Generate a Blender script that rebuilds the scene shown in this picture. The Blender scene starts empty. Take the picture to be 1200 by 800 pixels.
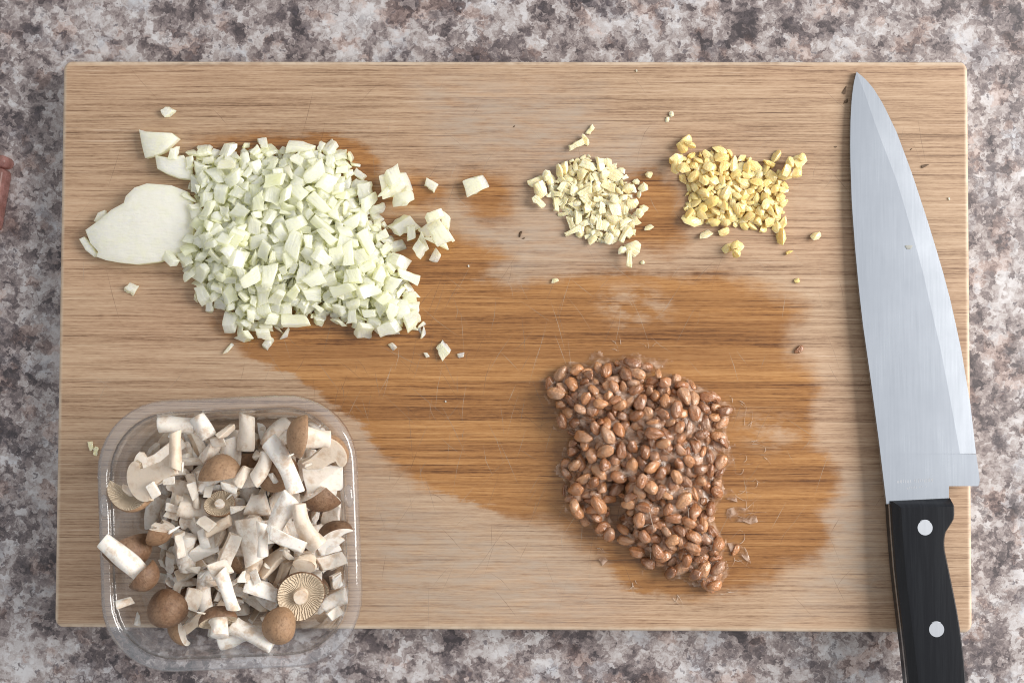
import bpy, bmesh, math, random
import numpy as np
from mathutils import Vector, Matrix, Euler

PI = math.pi
sc = bpy.context.scene
COL = sc.collection

# ------------------------------------------------------------------ camera
CAM_LOC = (0.00589, -0.01568, 0.56186)
CAM_ROT = (0.03069, 0.01119, 0.00377)
LENS = 41.0
cam_data = bpy.data.cameras.new('camera')
cam_data.lens = LENS
cam_data.sensor_width = 36.0
cam_data.sensor_fit = 'HORIZONTAL'
cam_data.clip_start = 0.01
cam_data.clip_end = 50
cam = bpy.data.objects.new('camera', cam_data)
cam.location = CAM_LOC
cam.rotation_euler = CAM_ROT
COL.objects.link(cam)
sc.camera = cam

# ------------------------------------------------------------------ light of the kitchen: one window to the right, soft room light
world = bpy.data.worlds.new('World')
sc.world = world
world.use_nodes = True
bg = world.node_tree.nodes['Background']
bg.inputs['Color'].default_value = (0.95, 0.975, 1.0, 1)
bg.inputs['Strength'].default_value = 0.52

ld = bpy.data.lights.new('window_light', 'AREA')
ld.shape = 'RECTANGLE'
ld.size = 1.0
ld.size_y = 0.9
ld.energy = 33.0
ld.color = (1.0, 0.965, 0.92)
lo = bpy.data.objects.new('window_light', ld)
lo.location = (1.32, 0.20, 0.88)
lo.rotation_euler = (Vector((0.0, 0.0, 0.0)) - Vector(lo.location)).to_track_quat('-Z', 'Y').to_euler()
COL.objects.link(lo)

sc.view_settings.view_transform = 'Standard'
sc.view_settings.look = 'None'
sc.view_settings.gamma = 1
sc.view_settings.exposure = 0.34
sc.cycles.use_denoising = True
sc.cycles.max_bounces = 14
sc.cycles.diffuse_bounces = 10
sc.cycles.transmission_bounces = 10
sc.cycles.filter_width = 1.05
sc.cycles.transparent_max_bounces = 16
sc.cycles.caustics_reflective = False
sc.cycles.caustics_refractive = False

# ------------------------------------------------------------------ measuring: a photo pixel (1200x800) and a height give a point
_R = np.array(Euler(CAM_ROT, 'XYZ').to_matrix())
_F = 1200 * LENS / 36.0
ZT = 0.018            # top of the board above the counter


def P(px, py, z=ZT):
    d = _R @ np.array([(px - 600) / _F, (400 - py) / _F, -1.0])
    t = (z - CAM_LOC[2]) / d[2]
    return Vector((CAM_LOC[0] + d[0] * t, CAM_LOC[1] + d[1] * t, z))


def MMPX(z):
    return (CAM_LOC[2] - z) / _F


# ------------------------------------------------------------------ node helpers
class NT:
    def __init__(self, name):
        self.m = bpy.data.materials.new(name)
        self.m.use_nodes = True
        self.t = self.m.node_tree
        self.t.nodes.clear()
        self.out = self.t.nodes.new('ShaderNodeOutputMaterial')

    def n(self, typ, **kw):
        nd = self.t.nodes.new(typ)
        for k, v in kw.items():
            if k.startswith('i_'):
                key = k[2:]
                key = int(key) if key.isdigit() else key.replace('_', ' ')
                self.set(nd.inputs[key], v)
            else:
                setattr(nd, k, v)
        return nd

    def set(self, sock, v):
        if isinstance(v, bpy.types.NodeSocket):
            self.t.links.new(v, sock)
        elif isinstance(v, bpy.types.Node):
            self.t.links.new(v.outputs[0], sock)
        else:
            if isinstance(v, (tuple, list)) and len(v) == 3 and sock.type == 'RGBA':
                v = (*v, 1)
            sock.default_value = v

    def coord(self, kind='Object'):
        return self.n('ShaderNodeTexCoord').outputs[kind]

    def map(self, vec, scale=(1, 1, 1), rot=(0, 0, 0), loc=(0, 0, 0)):
        nd = self.n('ShaderNodeMapping')
        self.set(nd.inputs['Vector'], vec)
        nd.inputs['Scale'].default_value = scale
        nd.inputs['Rotation'].default_value = rot
        self.set(nd.inputs['Location'], loc)
        return nd.outputs[0]

    def noise(self, vec, scale, detail=4, rough=0.55, dist=0.0, color=False):
        nd = self.n('ShaderNodeTexNoise')
        self.set(nd.inputs['Vector'], vec)
        nd.inputs['Scale'].default_value = scale
        nd.inputs['Detail'].default_value = detail
        nd.inputs['Roughness'].default_value = rough
        nd.inputs['Distortion'].default_value = dist
        return nd.outputs[1 if color else 0]

    def voronoi(self, vec, scale, feature='F1', out=0, rnd=1.0):
        nd = self.n('ShaderNodeTexVoronoi', feature=feature)
        self.set(nd.inputs['Vector'], vec)
        nd.inputs['Scale'].default_value = scale
        nd.inputs['Randomness'].default_value = rnd
        return nd.outputs[out]

    def ramp(self, fac, stops, interp='LINEAR'):
        nd = self.n('ShaderNodeValToRGB')
        cr = nd.color_ramp
        cr.interpolation = interp
        while len(cr.elements) > 1:
            cr.elements.remove(cr.elements[-1])
        cr.elements[0].position = stops[0][0]
        c = stops[0][1]
        cr.elements[0].color = (*c, 1) if not isinstance(c, (int, float)) else (c, c, c, 1)
        for p, c in stops[1:]:
            e = cr.elements.new(p)
            e.color = (*c, 1) if not isinstance(c, (int, float)) else (c, c, c, 1)
        self.set(nd.inputs[0], fac)
        return nd.outputs[0]

    def mix(self, fac, a, b, mode='MIX'):
        nd = self.n('ShaderNodeMix', data_type='RGBA', blend_type=mode)
        self.set(nd.inputs[0], fac)
        self.set(nd.inputs[6], a)
        self.set(nd.inputs[7], b)
        return nd.outputs[2]

    def math(self, op, a, b=None, clamp=False):
        nd = self.n('ShaderNodeMath', operation=op, use_clamp=clamp)
        self.set(nd.inputs[0], a)
        if b is not None:
            self.set(nd.inputs[1], b)
        return nd.outputs[0]

    def vmath(self, op, a, b):
        nd = self.n('ShaderNodeVectorMath', operation=op)
        self.set(nd.inputs[0], a)
        self.set(nd.inputs['Scale' if op == 'SCALE' else 1], b)
        return nd.outputs[0]

    def mrange(self, v, a, b, c=0.0, d=1.0, smooth=False):
        nd = self.n('ShaderNodeMapRange')
        if smooth:
            nd.interpolation_type = 'SMOOTHSTEP'
        for i, x in enumerate((v, a, b, c, d)):
            self.set(nd.inputs[i], x)
        return nd.outputs[0]

    def rnd(self):
        o = self.n('ShaderNodeObjectInfo').outputs['Random']
        g = self.n('ShaderNodeNewGeometry').outputs['Random Per Island']
        return self.math('FRACT', self.math('ADD', o, g))

    def bump(self, h, strength=0.3, dist=0.001):
        nd = self.n('ShaderNodeBump')
        nd.inputs['Strength'].default_value = strength
        nd.inputs['Distance'].default_value = dist
        self.set(nd.inputs['Height'], h)
        return nd.outputs[0]

    def bsdf(self, **kw):
        nd = self.n('ShaderNodeBsdfPrincipled')
        for k, v in kw.items():
            self.set(nd.inputs[k.replace('_', ' ')], v)
        return nd.outputs[0]

    def done(self, shader):
        self.t.links.new(shader, self.out.inputs['Surface'])
        return self.m


MAT = {}


def mat_counter():
    t = NT('speckled_stone_laminate')
    co = t.coord()
    half = (0.5, 0.5, 0.5)

    def warped(scale, amp, detail=3):
        return t.vmath('ADD', co, t.vmath('SCALE', t.vmath('SUBTRACT', t.noise(co, scale, detail, 0.6, 0, True), half), amp))
    w1 = warped(60, 0.020)
    w2 = warped(300, 0.0075)
    big = t.noise(w1, 22, 3, 0.55)
    mid = t.noise(w2, 80, 4, 0.6, 0.6)
    fine = t.noise(w2, 520, 3, 0.7)

    def crystals(scale):
        c = t.n('ShaderNodeTexVoronoi', feature='F1')
        t.set(c.inputs['Vector'], w2)
        c.inputs['Scale'].default_value = scale
        q = t.n('ShaderNodeSeparateColor')
        t.set(q.inputs[0], c.outputs['Color'])
        return c, q
    cells, csep = crystals(330)
    _, csep2 = crystals(140)
    v = t.math('ADD', t.math('MULTIPLY', t.math('SUBTRACT', mid, 0.5), 1.45), t.math('MULTIPLY', t.math('SUBTRACT', big, 0.5), 1.1))
    v = t.math('ADD', v, t.math('MULTIPLY', t.math('SUBTRACT', csep.outputs[0], 0.5), 0.36))
    v = t.math('ADD', v, t.math('MULTIPLY', t.math('SUBTRACT', csep2.outputs[0], 0.5), 0.34))
    v = t.math('ADD', v, t.math('MULTIPLY', t.math('SUBTRACT', fine, 0.5), 0.7))
    v = t.math('ADD', v, 0.49)
    col = t.ramp(v, [(0.0, (0.0387, 0.0306, 0.03366)), (0.16, (0.0774, 0.0612, 0.06349)), (0.28, (0.1316, 0.1048, 0.1048)), (0.40, (0.2012, 0.1645, 0.1606)),
                     (0.50, (0.267, 0.2272, 0.2203)), (0.60, (0.3406, 0.3022, 0.2945)), (0.70, (0.4025, 0.371, 0.3672)), (0.85, (0.4644, 0.4399, 0.4437)), (1.0, (0.5108, 0.4972, 0.5049))])
    # rusty and bluish clouds, each with a crisp border
    rust = t.mrange(t.noise(t.map(w2, loc=(3.1, 1.7, 0)), 55, 5, 0.62), 0.55, 0.60)
    col = t.mix(t.math('MULTIPLY', rust, 0.75), col, t.mix(1.0, col, (0.92, 0.77, 0.70), 'MULTIPLY'))
    blue = t.mrange(t.noise(t.map(w2, loc=(7.7, 2.3, 0)), 46, 5, 0.62), 0.56, 0.61)
    col = t.mix(t.math('MULTIPLY', blue, 0.7), col, t.mix(1.0, col, (0.83, 0.88, 0.94), 'MULTIPLY'))
    # dark veins that wind between the flakes
    vein = t.math('ABSOLUTE', t.math('SUBTRACT', t.noise(t.map(w2, loc=(1.3, 8.1, 0)), 42, 4, 0.6), 0.5))
    vm = t.math('MULTIPLY', t.mrange(vein, 0.022, 0.004), t.mrange(t.noise(co, 26, 2, 0.5), 0.46, 0.58))
    col = t.mix(t.math('MULTIPLY', vm, 0.7), col, (0.10, 0.08, 0.085))
    # black grains
    bl = t.math('MULTIPLY', t.mrange(csep.outputs[1], 0.90, 0.93), t.mrange(cells.outputs['Distance'], 0.42, 0.30))
    col = t.mix(t.math('MULTIPLY', bl, 0.75), col, (0.075, 0.06, 0.07))
    return t.done(t.bsdf(Base_Color=col, Roughness=0.42))


def mat_bamboo():
    t = NT('bamboo_wood')
    co = t.coord()
    rnd = t.n('ShaderNodeObjectInfo').outputs['Random']
    offs = t.n('ShaderNodeCombineXYZ')
    t.set(offs.inputs[0], t.math('MULTIPLY', rnd, 3.0))
    cs = t.vmath('ADD', co, offs.outputs[0])
    wv = t.noise(t.map(cs, (9, 50, 1)), 1.0, 3, 0.5)
    wobble = t.n('ShaderNodeCombineXYZ')
    t.set(wobble.inputs[1], t.math('MULTIPLY', t.math('SUBTRACT', wv, 0.5), 0.0022))
    cw = t.vmath('ADD', cs, wobble.outputs[0])
    s1 = t.noise(t.map(cw, (11, 560, 1)), 1.0, 4, 0.62)
    s2 = t.noise(t.map(cw, (34, 1900, 1)), 1.0, 3, 0.65)
    s3 = t.noise(t.map(cw, (2.2, 110, 1)), 1.0, 3, 0.5)
    s4 = t.noise(t.map(co, (240, 1500, 1)), 1.0, 3, 0.7)
    g = t.math('ADD', t.math('MULTIPLY', s1, 0.40), t.math('MULTIPLY', s2, 0.46))
    g = t.math('ADD', g, t.math('MULTIPLY', s3, 0.14))
    g = t.math('ADD', g, t.math('MULTIPLY', s4, 0.26))
    g = t.math('ADD', g, t.math('MULTIPLY', t.math('SUBTRACT', rnd, 0.5), 0.065))
    fib = t.mrange(t.noise(t.map(cw, (20, 1500, 1), loc=(4, 1, 0)), 1.0, 2, 0.6), 0.56, 0.66)
    g = t.math('SUBTRACT', g, t.math('MULTIPLY', fib, 0.075))
    pale = t.mrange(t.noise(t.map(cw, (15, 1250, 1), loc=(9, 5, 0)), 1.0, 2, 0.6), 0.57, 0.66)
    g = t.math('ADD', g, t.math('MULTIPLY', pale, 0.05))
    g = t.mrange(g, 0.45, 0.80)
    dry = t.ramp(g, [(0.0, (0.1218, 0.06485, 0.03402)), (0.20, (0.2142, 0.1256, 0.07106)), (0.38, (0.315, 0.1986, 0.1194)), (0.60, (0.399, 0.2659, 0.1678)), (1.0, (0.4872, 0.3526, 0.2381))])
    wet = t.ramp(g, [(0.0, (0.08041, 0.02752, 0.006811)), (0.20, (0.1703, 0.06794, 0.01816)), (0.38, (0.2838, 0.1247, 0.03557)), (0.60, (0.3689, 0.1746, 0.056)), (1.0, (0.4635, 0.2451, 0.09231))])
    streak = t.mrange(t.noise(t.map(cw, (3.0, 95, 1), loc=(1, 3, 0)), 1.0, 3, 0.55), 0.40, 0.62)
    wet = t.mix(t.mrange(streak, 0, 1, 0.25, 1.0), t.mix(1.0, wet, (0.62, 0.55, 0.48), 'MULTIPLY'), wet)
    # worn, chalky zones between the pinkish and yellowish stretches
    tone = t.noise(t.map(co, (7, 16, 1)), 1.0, 3, 0.5)
    dry = t.mix(t.mrange(tone, 0.42, 0.62, 0.0, 0.55), dry, t.mix(1.0, dry, (1.02, 0.94, 0.91), 'MULTIPLY'))
    worn_a = t.n('ShaderNodeAttribute', attribute_name='worn').outputs['Fac']
    wornm = t.math('MULTIPLY', worn_a, t.mrange(t.noise(t.map(co, (60, 260, 1)), 1.0, 4, 0.65), 0.30, 0.66))
    dry = t.mix(t.math('MULTIPLY', wornm, 0.8), dry, (0.36, 0.285, 0.222))
    # knots at the culm nodes
    kn = t.mrange(t.noise(t.map(co, (26, 170, 1), loc=(2, 7, 0)), 1.0, 2, 0.5), 0.69, 0.80)
    dry = t.mix(t.math('MULTIPLY', kn, 0.6), dry, (0.20, 0.11, 0.06))
    wet = t.mix(t.math('MULTIPLY', kn, 0.6), wet, (0.085, 0.032, 0.012))
    # water soaked region with the edge bleeding along the grain
    wa = t.n('ShaderNodeAttribute', attribute_name='wet').outputs['Fac']
    bleed = t.math('ADD', t.math('MULTIPLY', t.math('SUBTRACT', t.noise(t.map(co, (40, 520, 1)), 1.0, 4, 0.6), 0.5), 0.010),
                   t.math('MULTIPLY', t.math('SUBTRACT', t.noise(co, 120, 4, 0.65), 0.5), 0.010))
    soft = t.mrange(t.noise(co, 14, 2, 0.5), 0.4, 0.62, 0.0016, 0.0075)
    wf = t.mrange(t.math('ADD', wa, bleed), t.math('MULTIPLY', soft, -1.0), soft, 0, 1, True)
    dryspot = t.n('ShaderNodeAttribute', attribute_name='dryspot').outputs['Fac']
    spots = t.math('MULTIPLY', dryspot, t.mrange(t.noise(t.map(co, (70, 150, 1)), 1.0, 5, 0.65), 0.42, 0.60))
    wf = t.math('MULTIPLY', wf, t.math('SUBTRACT', 1.0, t.math('MULTIPLY', spots, 0.75)))
    col = t.mix(t.math('MULTIPLY', wf, 0.97), dry, wet)
    # knife scratches, short and pale, in three directions
    scr = None
    for i, (a, s) in enumerate(((0.35, 1.0), (1.25, 1.3), (-0.85, 1.1), (1.5, 0.9))):
        m = t.map(co, (16 * s, 900 * s, 1), (0, 0, a), (i * 3.7, i * 1.9, 0))
        q = t.math('MULTIPLY', t.mrange(t.noise(m, 1.0, 1, 0.5), 0.705, 0.76), t.mrange(t.noise(t.map(co, loc=(i, 2 * i, 0)), 22, 2, 0.5), 0.45, 0.6))
        scr = q if scr is None else t.math('MAXIMUM', scr, q)
    col = t.mix(t.math('MULTIPLY', scr, 0.35), col, t.mix(wf, (0.66, 0.52, 0.40), (0.42, 0.25, 0.12)))
    ea = t.n('ShaderNodeAttribute', attribute_name='edge_highlight').outputs['Fac']  # bright lit edge of the board, painted in as a paler, mottled colour
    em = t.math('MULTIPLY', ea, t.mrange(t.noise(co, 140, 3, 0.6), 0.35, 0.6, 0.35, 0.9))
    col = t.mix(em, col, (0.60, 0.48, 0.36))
    rough = t.math('SUBTRACT', 0.60, t.math('MULTIPLY', wf, 0.32))
    h = t.noise(t.map(co, (9, 1050, 1)), 1.0, 2, 0.65)
    return t.done(t.bsdf(Base_Color=col, Roughness=rough, Normal=t.bump(h, 0.25, 0.0005)))


def mat_onion(thin=False):
    t = NT('onion_flesh')
    co = t.coord()
    r = t.rnd()
    vein = t.noise(t.map(co, (160, 900, 160)), 1.0, 2, 0.5)
    base = t.ramp(r, [(0.0, (0.955, 0.945, 0.89)), (0.55, (0.965, 0.96, 0.925)), (0.74, (0.945, 0.945, 0.80)), (0.86, (0.91, 0.92, 0.62)), (0.94, (0.96, 0.95, 0.90)), (1.0, (0.94, 0.88, 0.81))])
    patch = t.mrange(t.noise(t.vmath('ADD', co, r), 160, 2, 0.5), 0.48, 0.70)
    col = t.mix(t.math('MULTIPLY', patch, 0.35), base, (0.84, 0.875, 0.62))
    col = t.mix(t.mrange(vein, 0.55, 0.72, 0, 0.30), col, (0.86, 0.86, 0.74))
    sh = t.bsdf(Base_Color=col, Roughness=t.mrange(patch, 0, 1, 0.16, 0.32), IOR=1.40, Normal=t.bump(t.math('ADD', vein, t.noise(t.vmath('ADD', co, r), 260, 3, 0.55)), 0.5, 0.0010),
                Subsurface_Weight=0.75, Subsurface_Radius=(1.0, 0.95, 0.7), Subsurface_Scale=0.0055, Coat_Weight=0.7, Coat_Roughness=0.08)
    tr = t.n('ShaderNodeBsdfTranslucent')
    t.set(tr.inputs[0], (0.985, 0.985, 0.76))
    mx = t.n('ShaderNodeMixShader')
    mx.inputs[0].default_value = 0.42
    t.set(mx.inputs[1], sh)
    t.set(mx.inputs[2], tr)
    return t.done(mx.outputs[0])


def mat_minced(name, stops, sss=0.4, rough=0.42, fleck=None):
    t = NT(name)
    co = t.coord()
    r = t.rnd()
    col = t.ramp(r, stops)
    f = t.noise(t.vmath('ADD', co, r), 420, 4, 0.6)
    col = t.mix(t.mrange(f, 0.5, 0.72, 0, 0.35), col, fleck or (0.75, 0.55, 0.25))
    fib = t.noise(t.map(co, (260, 1400, 260)), 1.0, 3, 0.6)
    return t.done(t.bsdf(Base_Color=col, Roughness=rough, IOR=1.4, Normal=t.bump(t.math('ADD', fib, f), 0.7, 0.0010),
                         Subsurface_Weight=sss, Subsurface_Radius=(1.0, 0.8, 0.45), Subsurface_Scale=0.0028, Coat_Weight=0.5, Coat_Roughness=0.1))


def mat_mush_flesh():
    t = NT('mushroom_flesh')
    co = t.coord()
    r = t.rnd()
    fib = t.noise(t.map(co, (620, 620, 90)), 1.0, 4, 0.6)
    base = t.ramp(r, [(0.0, (0.76, 0.67, 0.57)), (0.35, (0.83, 0.785, 0.73)), (0.6, (0.80, 0.73, 0.645)), (0.85, (0.64, 0.52, 0.40)), (1.0, (0.82, 0.785, 0.735))])
    n = t.noise(t.vmath('ADD', co, t.math('MULTIPLY', r, 2.0)), 190, 5, 0.65)
    col = t.mix(t.mrange(n, 0.49, 0.66, 0, 0.75), base, (0.50, 0.355, 0.235))
    col = t.mix(t.mrange(fib, 0.55, 0.75, 0, 0.28), col, (0.48, 0.40, 0.33))
    return t.done(t.bsdf(Base_Color=col, Roughness=0.55, Normal=t.bump(fib, 0.25, 0.0006),
                         Subsurface_Weight=0.5, Subsurface_Radius=(1.0, 0.8, 0.6), Subsurface_Scale=0.0028))


def mat_mush_cap():
    t = NT('mushroom_cap_skin')
    co = t.coord()
    r = t.rnd()
    sc1 = t.noise(t.vmath('ADD', co, r), 260, 6, 0.7, 0.5)
    base = t.ramp(r, [(0.0, (0.105, 0.052, 0.026)), (0.35, (0.19, 0.098, 0.05)), (0.7, (0.30, 0.17, 0.09)), (1.0, (0.38, 0.235, 0.135))])
    col = t.mix(t.mrange(sc1, 0.42, 0.66, 0, 0.55), base, t.mix(0.5, base, (0.40, 0.27, 0.17)))
    spots = t.mrange(t.noise(co, 900, 3, 0.6), 0.50, 0.66, 0, 0.6)
    col = t.mix(spots, col, t.mix(1.0, col, (0.5, 0.45, 0.4), 'MULTIPLY'))
    return t.done(t.bsdf(Base_Color=col, Roughness=0.55, Normal=t.bump(sc1, 0.7, 0.0012)))


def mat_gills():
    t = NT('mushroom_gills')
    co = t.coord()
    grad = t.n('ShaderNodeTexGradient', gradient_type='RADIAL')
    t.set(grad.inputs[0], co)
    wob = t.math('MULTIPLY', t.noise(co, 300, 3, 0.6), 0.05)
    s = t.math('SINE', t.math('MULTIPLY', t.math('ADD', grad.outputs[1], wob), 2 * PI * 46))
    f = t.math('MULTIPLY', t.mrange(s, -1, 1), t.mrange(t.noise(co, 500, 3, 0.6), 0.3, 0.7, 0.5, 1.0))
    col = t.mix(f, (0.53, 0.405, 0.275), (0.66, 0.54, 0.40))
    return t.done(t.bsdf(Base_Color=col, Roughness=0.6, Normal=t.bump(f, 0.7, 0.0012)))


def mat_natto():
    t = NT('fermented_soybean_skin')
    co = t.coord()
    r = t.rnd()
    base = t.ramp(r, [(0.0, (0.216, 0.08924, 0.03872)), (0.3, (0.3456, 0.1455, 0.0616)), (0.6, (0.4644, 0.2085, 0.088)), (0.82, (0.54, 0.2716, 0.1276)), (1.0, (0.432, 0.2425, 0.1408))])
    n = t.noise(t.vmath('ADD', co, t.math('MULTIPLY', r, 3.0)), 170, 4, 0.6)
    film = t.mrange(n, 0.48, 0.64, 0, 0.5)
    col = t.mix(film, base, (0.50, 0.335, 0.235))
    wr = t.noise(t.map(co, (500, 900, 500)), 1.0, 3, 0.6, 0.4)
    col = t.mix(t.mrange(wr, 0.6, 0.75, 0, 0.35), col, (0.20, 0.09, 0.04))
    rough = t.mrange(n, 0.4, 0.65, 0.10, 0.26)
    return t.done(t.bsdf(Base_Color=col, Roughness=rough, Normal=t.bump(t.math('ADD', wr, n), 0.7, 0.0014),
                         Subsurface_Weight=0.25, Subsurface_Radius=(1.0, 0.5, 0.25), Subsurface_Scale=0.0015, Coat_Weight=0.6, Coat_Roughness=0.06))


def mat_goo():
    t = NT('sticky_bean_film')
    co = t.coord()
    n = t.noise(co, 200, 3, 0.5, 0.3)
    n2 = t.noise(co, 90, 3, 0.6)
    col = t.ramp(n, [(0.3, (0.16, 0.078, 0.043)), (0.5, (0.36, 0.22, 0.145)), (0.66, (0.66, 0.48, 0.37))])
    sh = t.bsdf(Base_Color=col, Roughness=0.12, Normal=t.bump(n, 0.5, 0.0015))
    tr = t.n('ShaderNodeBsdfTransparent')
    mx = t.n('ShaderNodeMixShader')
    t.set(mx.inputs[0], t.mrange(t.math('ADD', n, t.math('MULTIPLY', n2, 0.6)), 0.68, 1.04, 0.03, 0.62))
    t.set(mx.inputs[1], tr.outputs[0])
    t.set(mx.inputs[2], sh)
    return t.done(mx.outputs[0])


def mat_strand():
    t = NT('sticky_strand')
    sh = t.bsdf(Base_Color=(0.72, 0.60, 0.50), Roughness=0.15)
    tr = t.n('ShaderNodeBsdfTransparent')
    mx = t.n('ShaderNodeMixShader')
    mx.inputs[0].default_value = 0.35
    t.set(mx.inputs[1], tr.outputs[0])
    t.set(mx.inputs[2], sh)
    return t.done(mx.outputs[0])


def mat_steel(name='brushed_steel', rough=0.30, col=(0.56, 0.58, 0.62), axis=0):
    t = NT(name)
    co = t.coord()
    br = t.noise(t.map(co, (1800, 40, 40) if axis == 0 else (40, 1800, 40)), 1.0, 3, 0.6)
    sm = t.noise(co, 40, 5, 0.6)
    c = t.mix(t.mrange(sm, 0.35, 0.7, 0.0, 0.08), col, tuple(x * 0.85 for x in col))
    r = t.math('ADD', t.mrange(br, 0.3, 0.7, rough - 0.012, rough + 0.012), t.mrange(sm, 0.4, 0.7, 0.0, 0.02))
    return t.done(t.bsdf(Base_Color=c, Metallic=1.0, Roughness=r))


def mat_handle():
    t = NT('black_handle_plastic')
    co = t.coord()
    gr = t.noise(t.map(co, (700, 30, 30)), 1.0, 3, 0.6)
    col = t.mix(t.mrange(gr, 0.45, 0.7), (0.006, 0.0065, 0.009), (0.011, 0.012, 0.015))
    return t.done(t.bsdf(Base_Color=col, Roughness=0.30, Specular_IOR_Level=0.3, Normal=t.bump(gr, 0.12, 0.0004)))


def mat_plain(name, col, rough=0.5, var=0.25, scale=200):
    t = NT(name)
    n = t.noise(t.coord(), scale, 4, 0.6)
    c = t.mix(t.mrange(n, 0.35, 0.7, 0, 1), col, tuple(x * (1 - var) for x in col))
    return t.done(t.bsdf(Base_Color=c, Roughness=rough, Normal=t.bump(n, 0.15, 0.0004)))


def mat_clear():
    t = NT('clear_thin_plastic')
    co = t.coord()
    n = t.noise(co, 60, 3, 0.5)
    nm = t.bump(n, 0.12, 0.002)
    lw = t.n('ShaderNodeLayerWeight')
    t.set(lw.inputs[1], nm)
    fr = t.math('ADD', 0.05, t.math('MULTIPLY', t.math('POWER', lw.outputs['Facing'], 3.0), 0.9), True)
    gl = t.n('ShaderNodeBsdfGlossy')
    gl.inputs['Roughness'].default_value = 0.045
    t.set(gl.inputs['Normal'], nm)
    tr = t.n('ShaderNodeBsdfTransparent')
    t.set(tr.inputs[0], (0.95, 0.955, 0.965))
    df = t.n('ShaderNodeBsdfDiffuse')
    t.set(df.inputs[0], (0.75, 0.77, 0.80))
    m1 = t.n('ShaderNodeMixShader')
    m1.inputs[0].default_value = 0.06
    t.set(m1.inputs[1], tr.outputs[0])
    t.set(m1.inputs[2], df.outputs[0])
    m2 = t.n('ShaderNodeMixShader')
    t.set(m2.inputs[0], fr)
    t.set(m2.inputs[1], m1.outputs[0])
    t.set(m2.inputs[2], gl.outputs[0])
    return t.done(m2.outputs[0])


def mat_pinkbox():
    t = NT('pink_translucent_plastic')
    n = t.noise(t.coord(), 220, 4, 0.6)
    col = t.mix(t.mrange(n, 0.4, 0.65), (0.32, 0.17, 0.15), (0.55, 0.30, 0.28))
    sh = t.bsdf(Base_Color=col, Roughness=0.3)
    tr = t.n('ShaderNodeBsdfTransparent')
    t.set(tr.inputs[0], (0.80, 0.62, 0.58))
    mx = t.n('ShaderNodeMixShader')
    mx.inputs[0].default_value = 0.35
    t.set(mx.inputs[1], tr.outputs[0])
    t.set(mx.inputs[2], sh)
    return t.done(mx.outputs[0])


MAT['counter'] = mat_counter()
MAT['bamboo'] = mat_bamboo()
MAT['onion'] = mat_onion()
MAT['garlic'] = mat_minced('garlic_flesh', [(0.0, (0.8342, 0.7254, 0.44)), (0.4, (0.873, 0.7812, 0.528)), (0.75, (0.8439, 0.7161, 0.4)), (1.0, (0.8827, 0.8091, 0.576))], 0.6, 0.28, (0.80, 0.66, 0.38))
MAT['ginger'] = mat_minced('ginger_flesh', [(0.0, (0.8316, 0.6392, 0.264)), (0.4, (0.8613, 0.6956, 0.344)), (0.75, (0.8514, 0.611, 0.216)), (1.0, (0.8712, 0.7332, 0.416))], 0.6, 0.28, (0.74, 0.60, 0.32))
MAT['flesh'] = mat_mush_flesh()
MAT['cap'] = mat_mush_cap()
MAT['gills'] = mat_gills()
MAT['natto'] = mat_natto()
MAT['goo'] = mat_goo()
MAT['strand'] = mat_strand()
MAT['steel'] = mat_steel('brushed_steel', 0.25, (0.55, 0.585, 0.645))
MAT['bevel'] = mat_steel('ground_edge_steel', 0.22, (0.64, 0.675, 0.735))
MAT['rivet'] = mat_steel('rivet_steel', 0.35, (0.56, 0.58, 0.62))
MAT['tang'] = mat_steel('tang_steel', 0.4, (0.62, 0.60, 0.58))
MAT['handle'] = mat_handle()
MAT['clear'] = mat_clear()
MAT['pink'] = mat_pinkbox()
MAT['crumb'] = mat_plain('brown_crumb', (0.10, 0.055, 0.025), 0.6)
MAT['etch'] = mat_plain('etched_grey', (0.42, 0.43, 0.46), 0.5)


# ------------------------------------------------------------------ object helpers
def tag(o, label=None, cat=None, group=None, kind=None):
    if label:
        o['label'] = label
    if cat:
        o['category'] = cat
    if group:
        o['group'] = group
    if kind:
        o['kind'] = kind
    return o


def mesh_obj(name, me, parent=None, loc=None):
    o = bpy.data.objects.new(name, me)
    COL.objects.link(o)
    if parent:
        o.parent = parent
    if loc is not None:
        o.location = loc
    return o


def py_mesh(name, verts, faces, mats, smooth=True, midx=None):
    me = bpy.data.meshes.new(name)
    me.from_pydata([tuple(v) for v in verts], [], [tuple(f) for f in faces])
    for m in (mats if isinstance(mats, (list, tuple)) else [mats]):
        me.materials.append(m)
    if midx is not None:
        me.polygons.foreach_set('material_index', midx)
    me.polygons.foreach_set('use_smooth', [smooth] * len(me.polygons))
    me.update()
    return me


def bm_mesh(name, bm, mats, smooth=False):
    bmesh.ops.recalc_face_normals(bm, faces=bm.faces)
    me = bpy.data.meshes.new(name)
    for f in bm.faces:
        f.smooth = smooth
    bm.to_mesh(me)
    bm.free()
    for m in (mats if isinstance(mats, (list, tuple)) else [mats]):
        me.materials.append(m)
    return me


def empty(name, loc):
    o = bpy.data.objects.new(name, None)
    o.empty_display_size = 0.01
    o.location = loc
    COL.objects.link(o)
    return o


# ================================================================== SETTING: counter
n = 2
me = py_mesh('counter_top', [(-0.7, -0.5, 0), (0.7, -0.5, 0), (0.7, 0.5, 0), (-0.7, 0.5, 0),
                             (-0.7, -0.5, -0.03), (0.7, -0.5, -0.03), (0.7, 0.5, -0.03), (-0.7, 0.5, -0.03)],
             [(0, 1, 2, 3), (7, 6, 5, 4), (0, 4, 5, 1), (1, 5, 6, 2), (2, 6, 7, 3), (3, 7, 4, 0)], MAT['counter'], False)
tag(mesh_obj('counter_top', me), 'grey brown speckled stone-look kitchen counter', None, None, 'structure')

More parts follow.
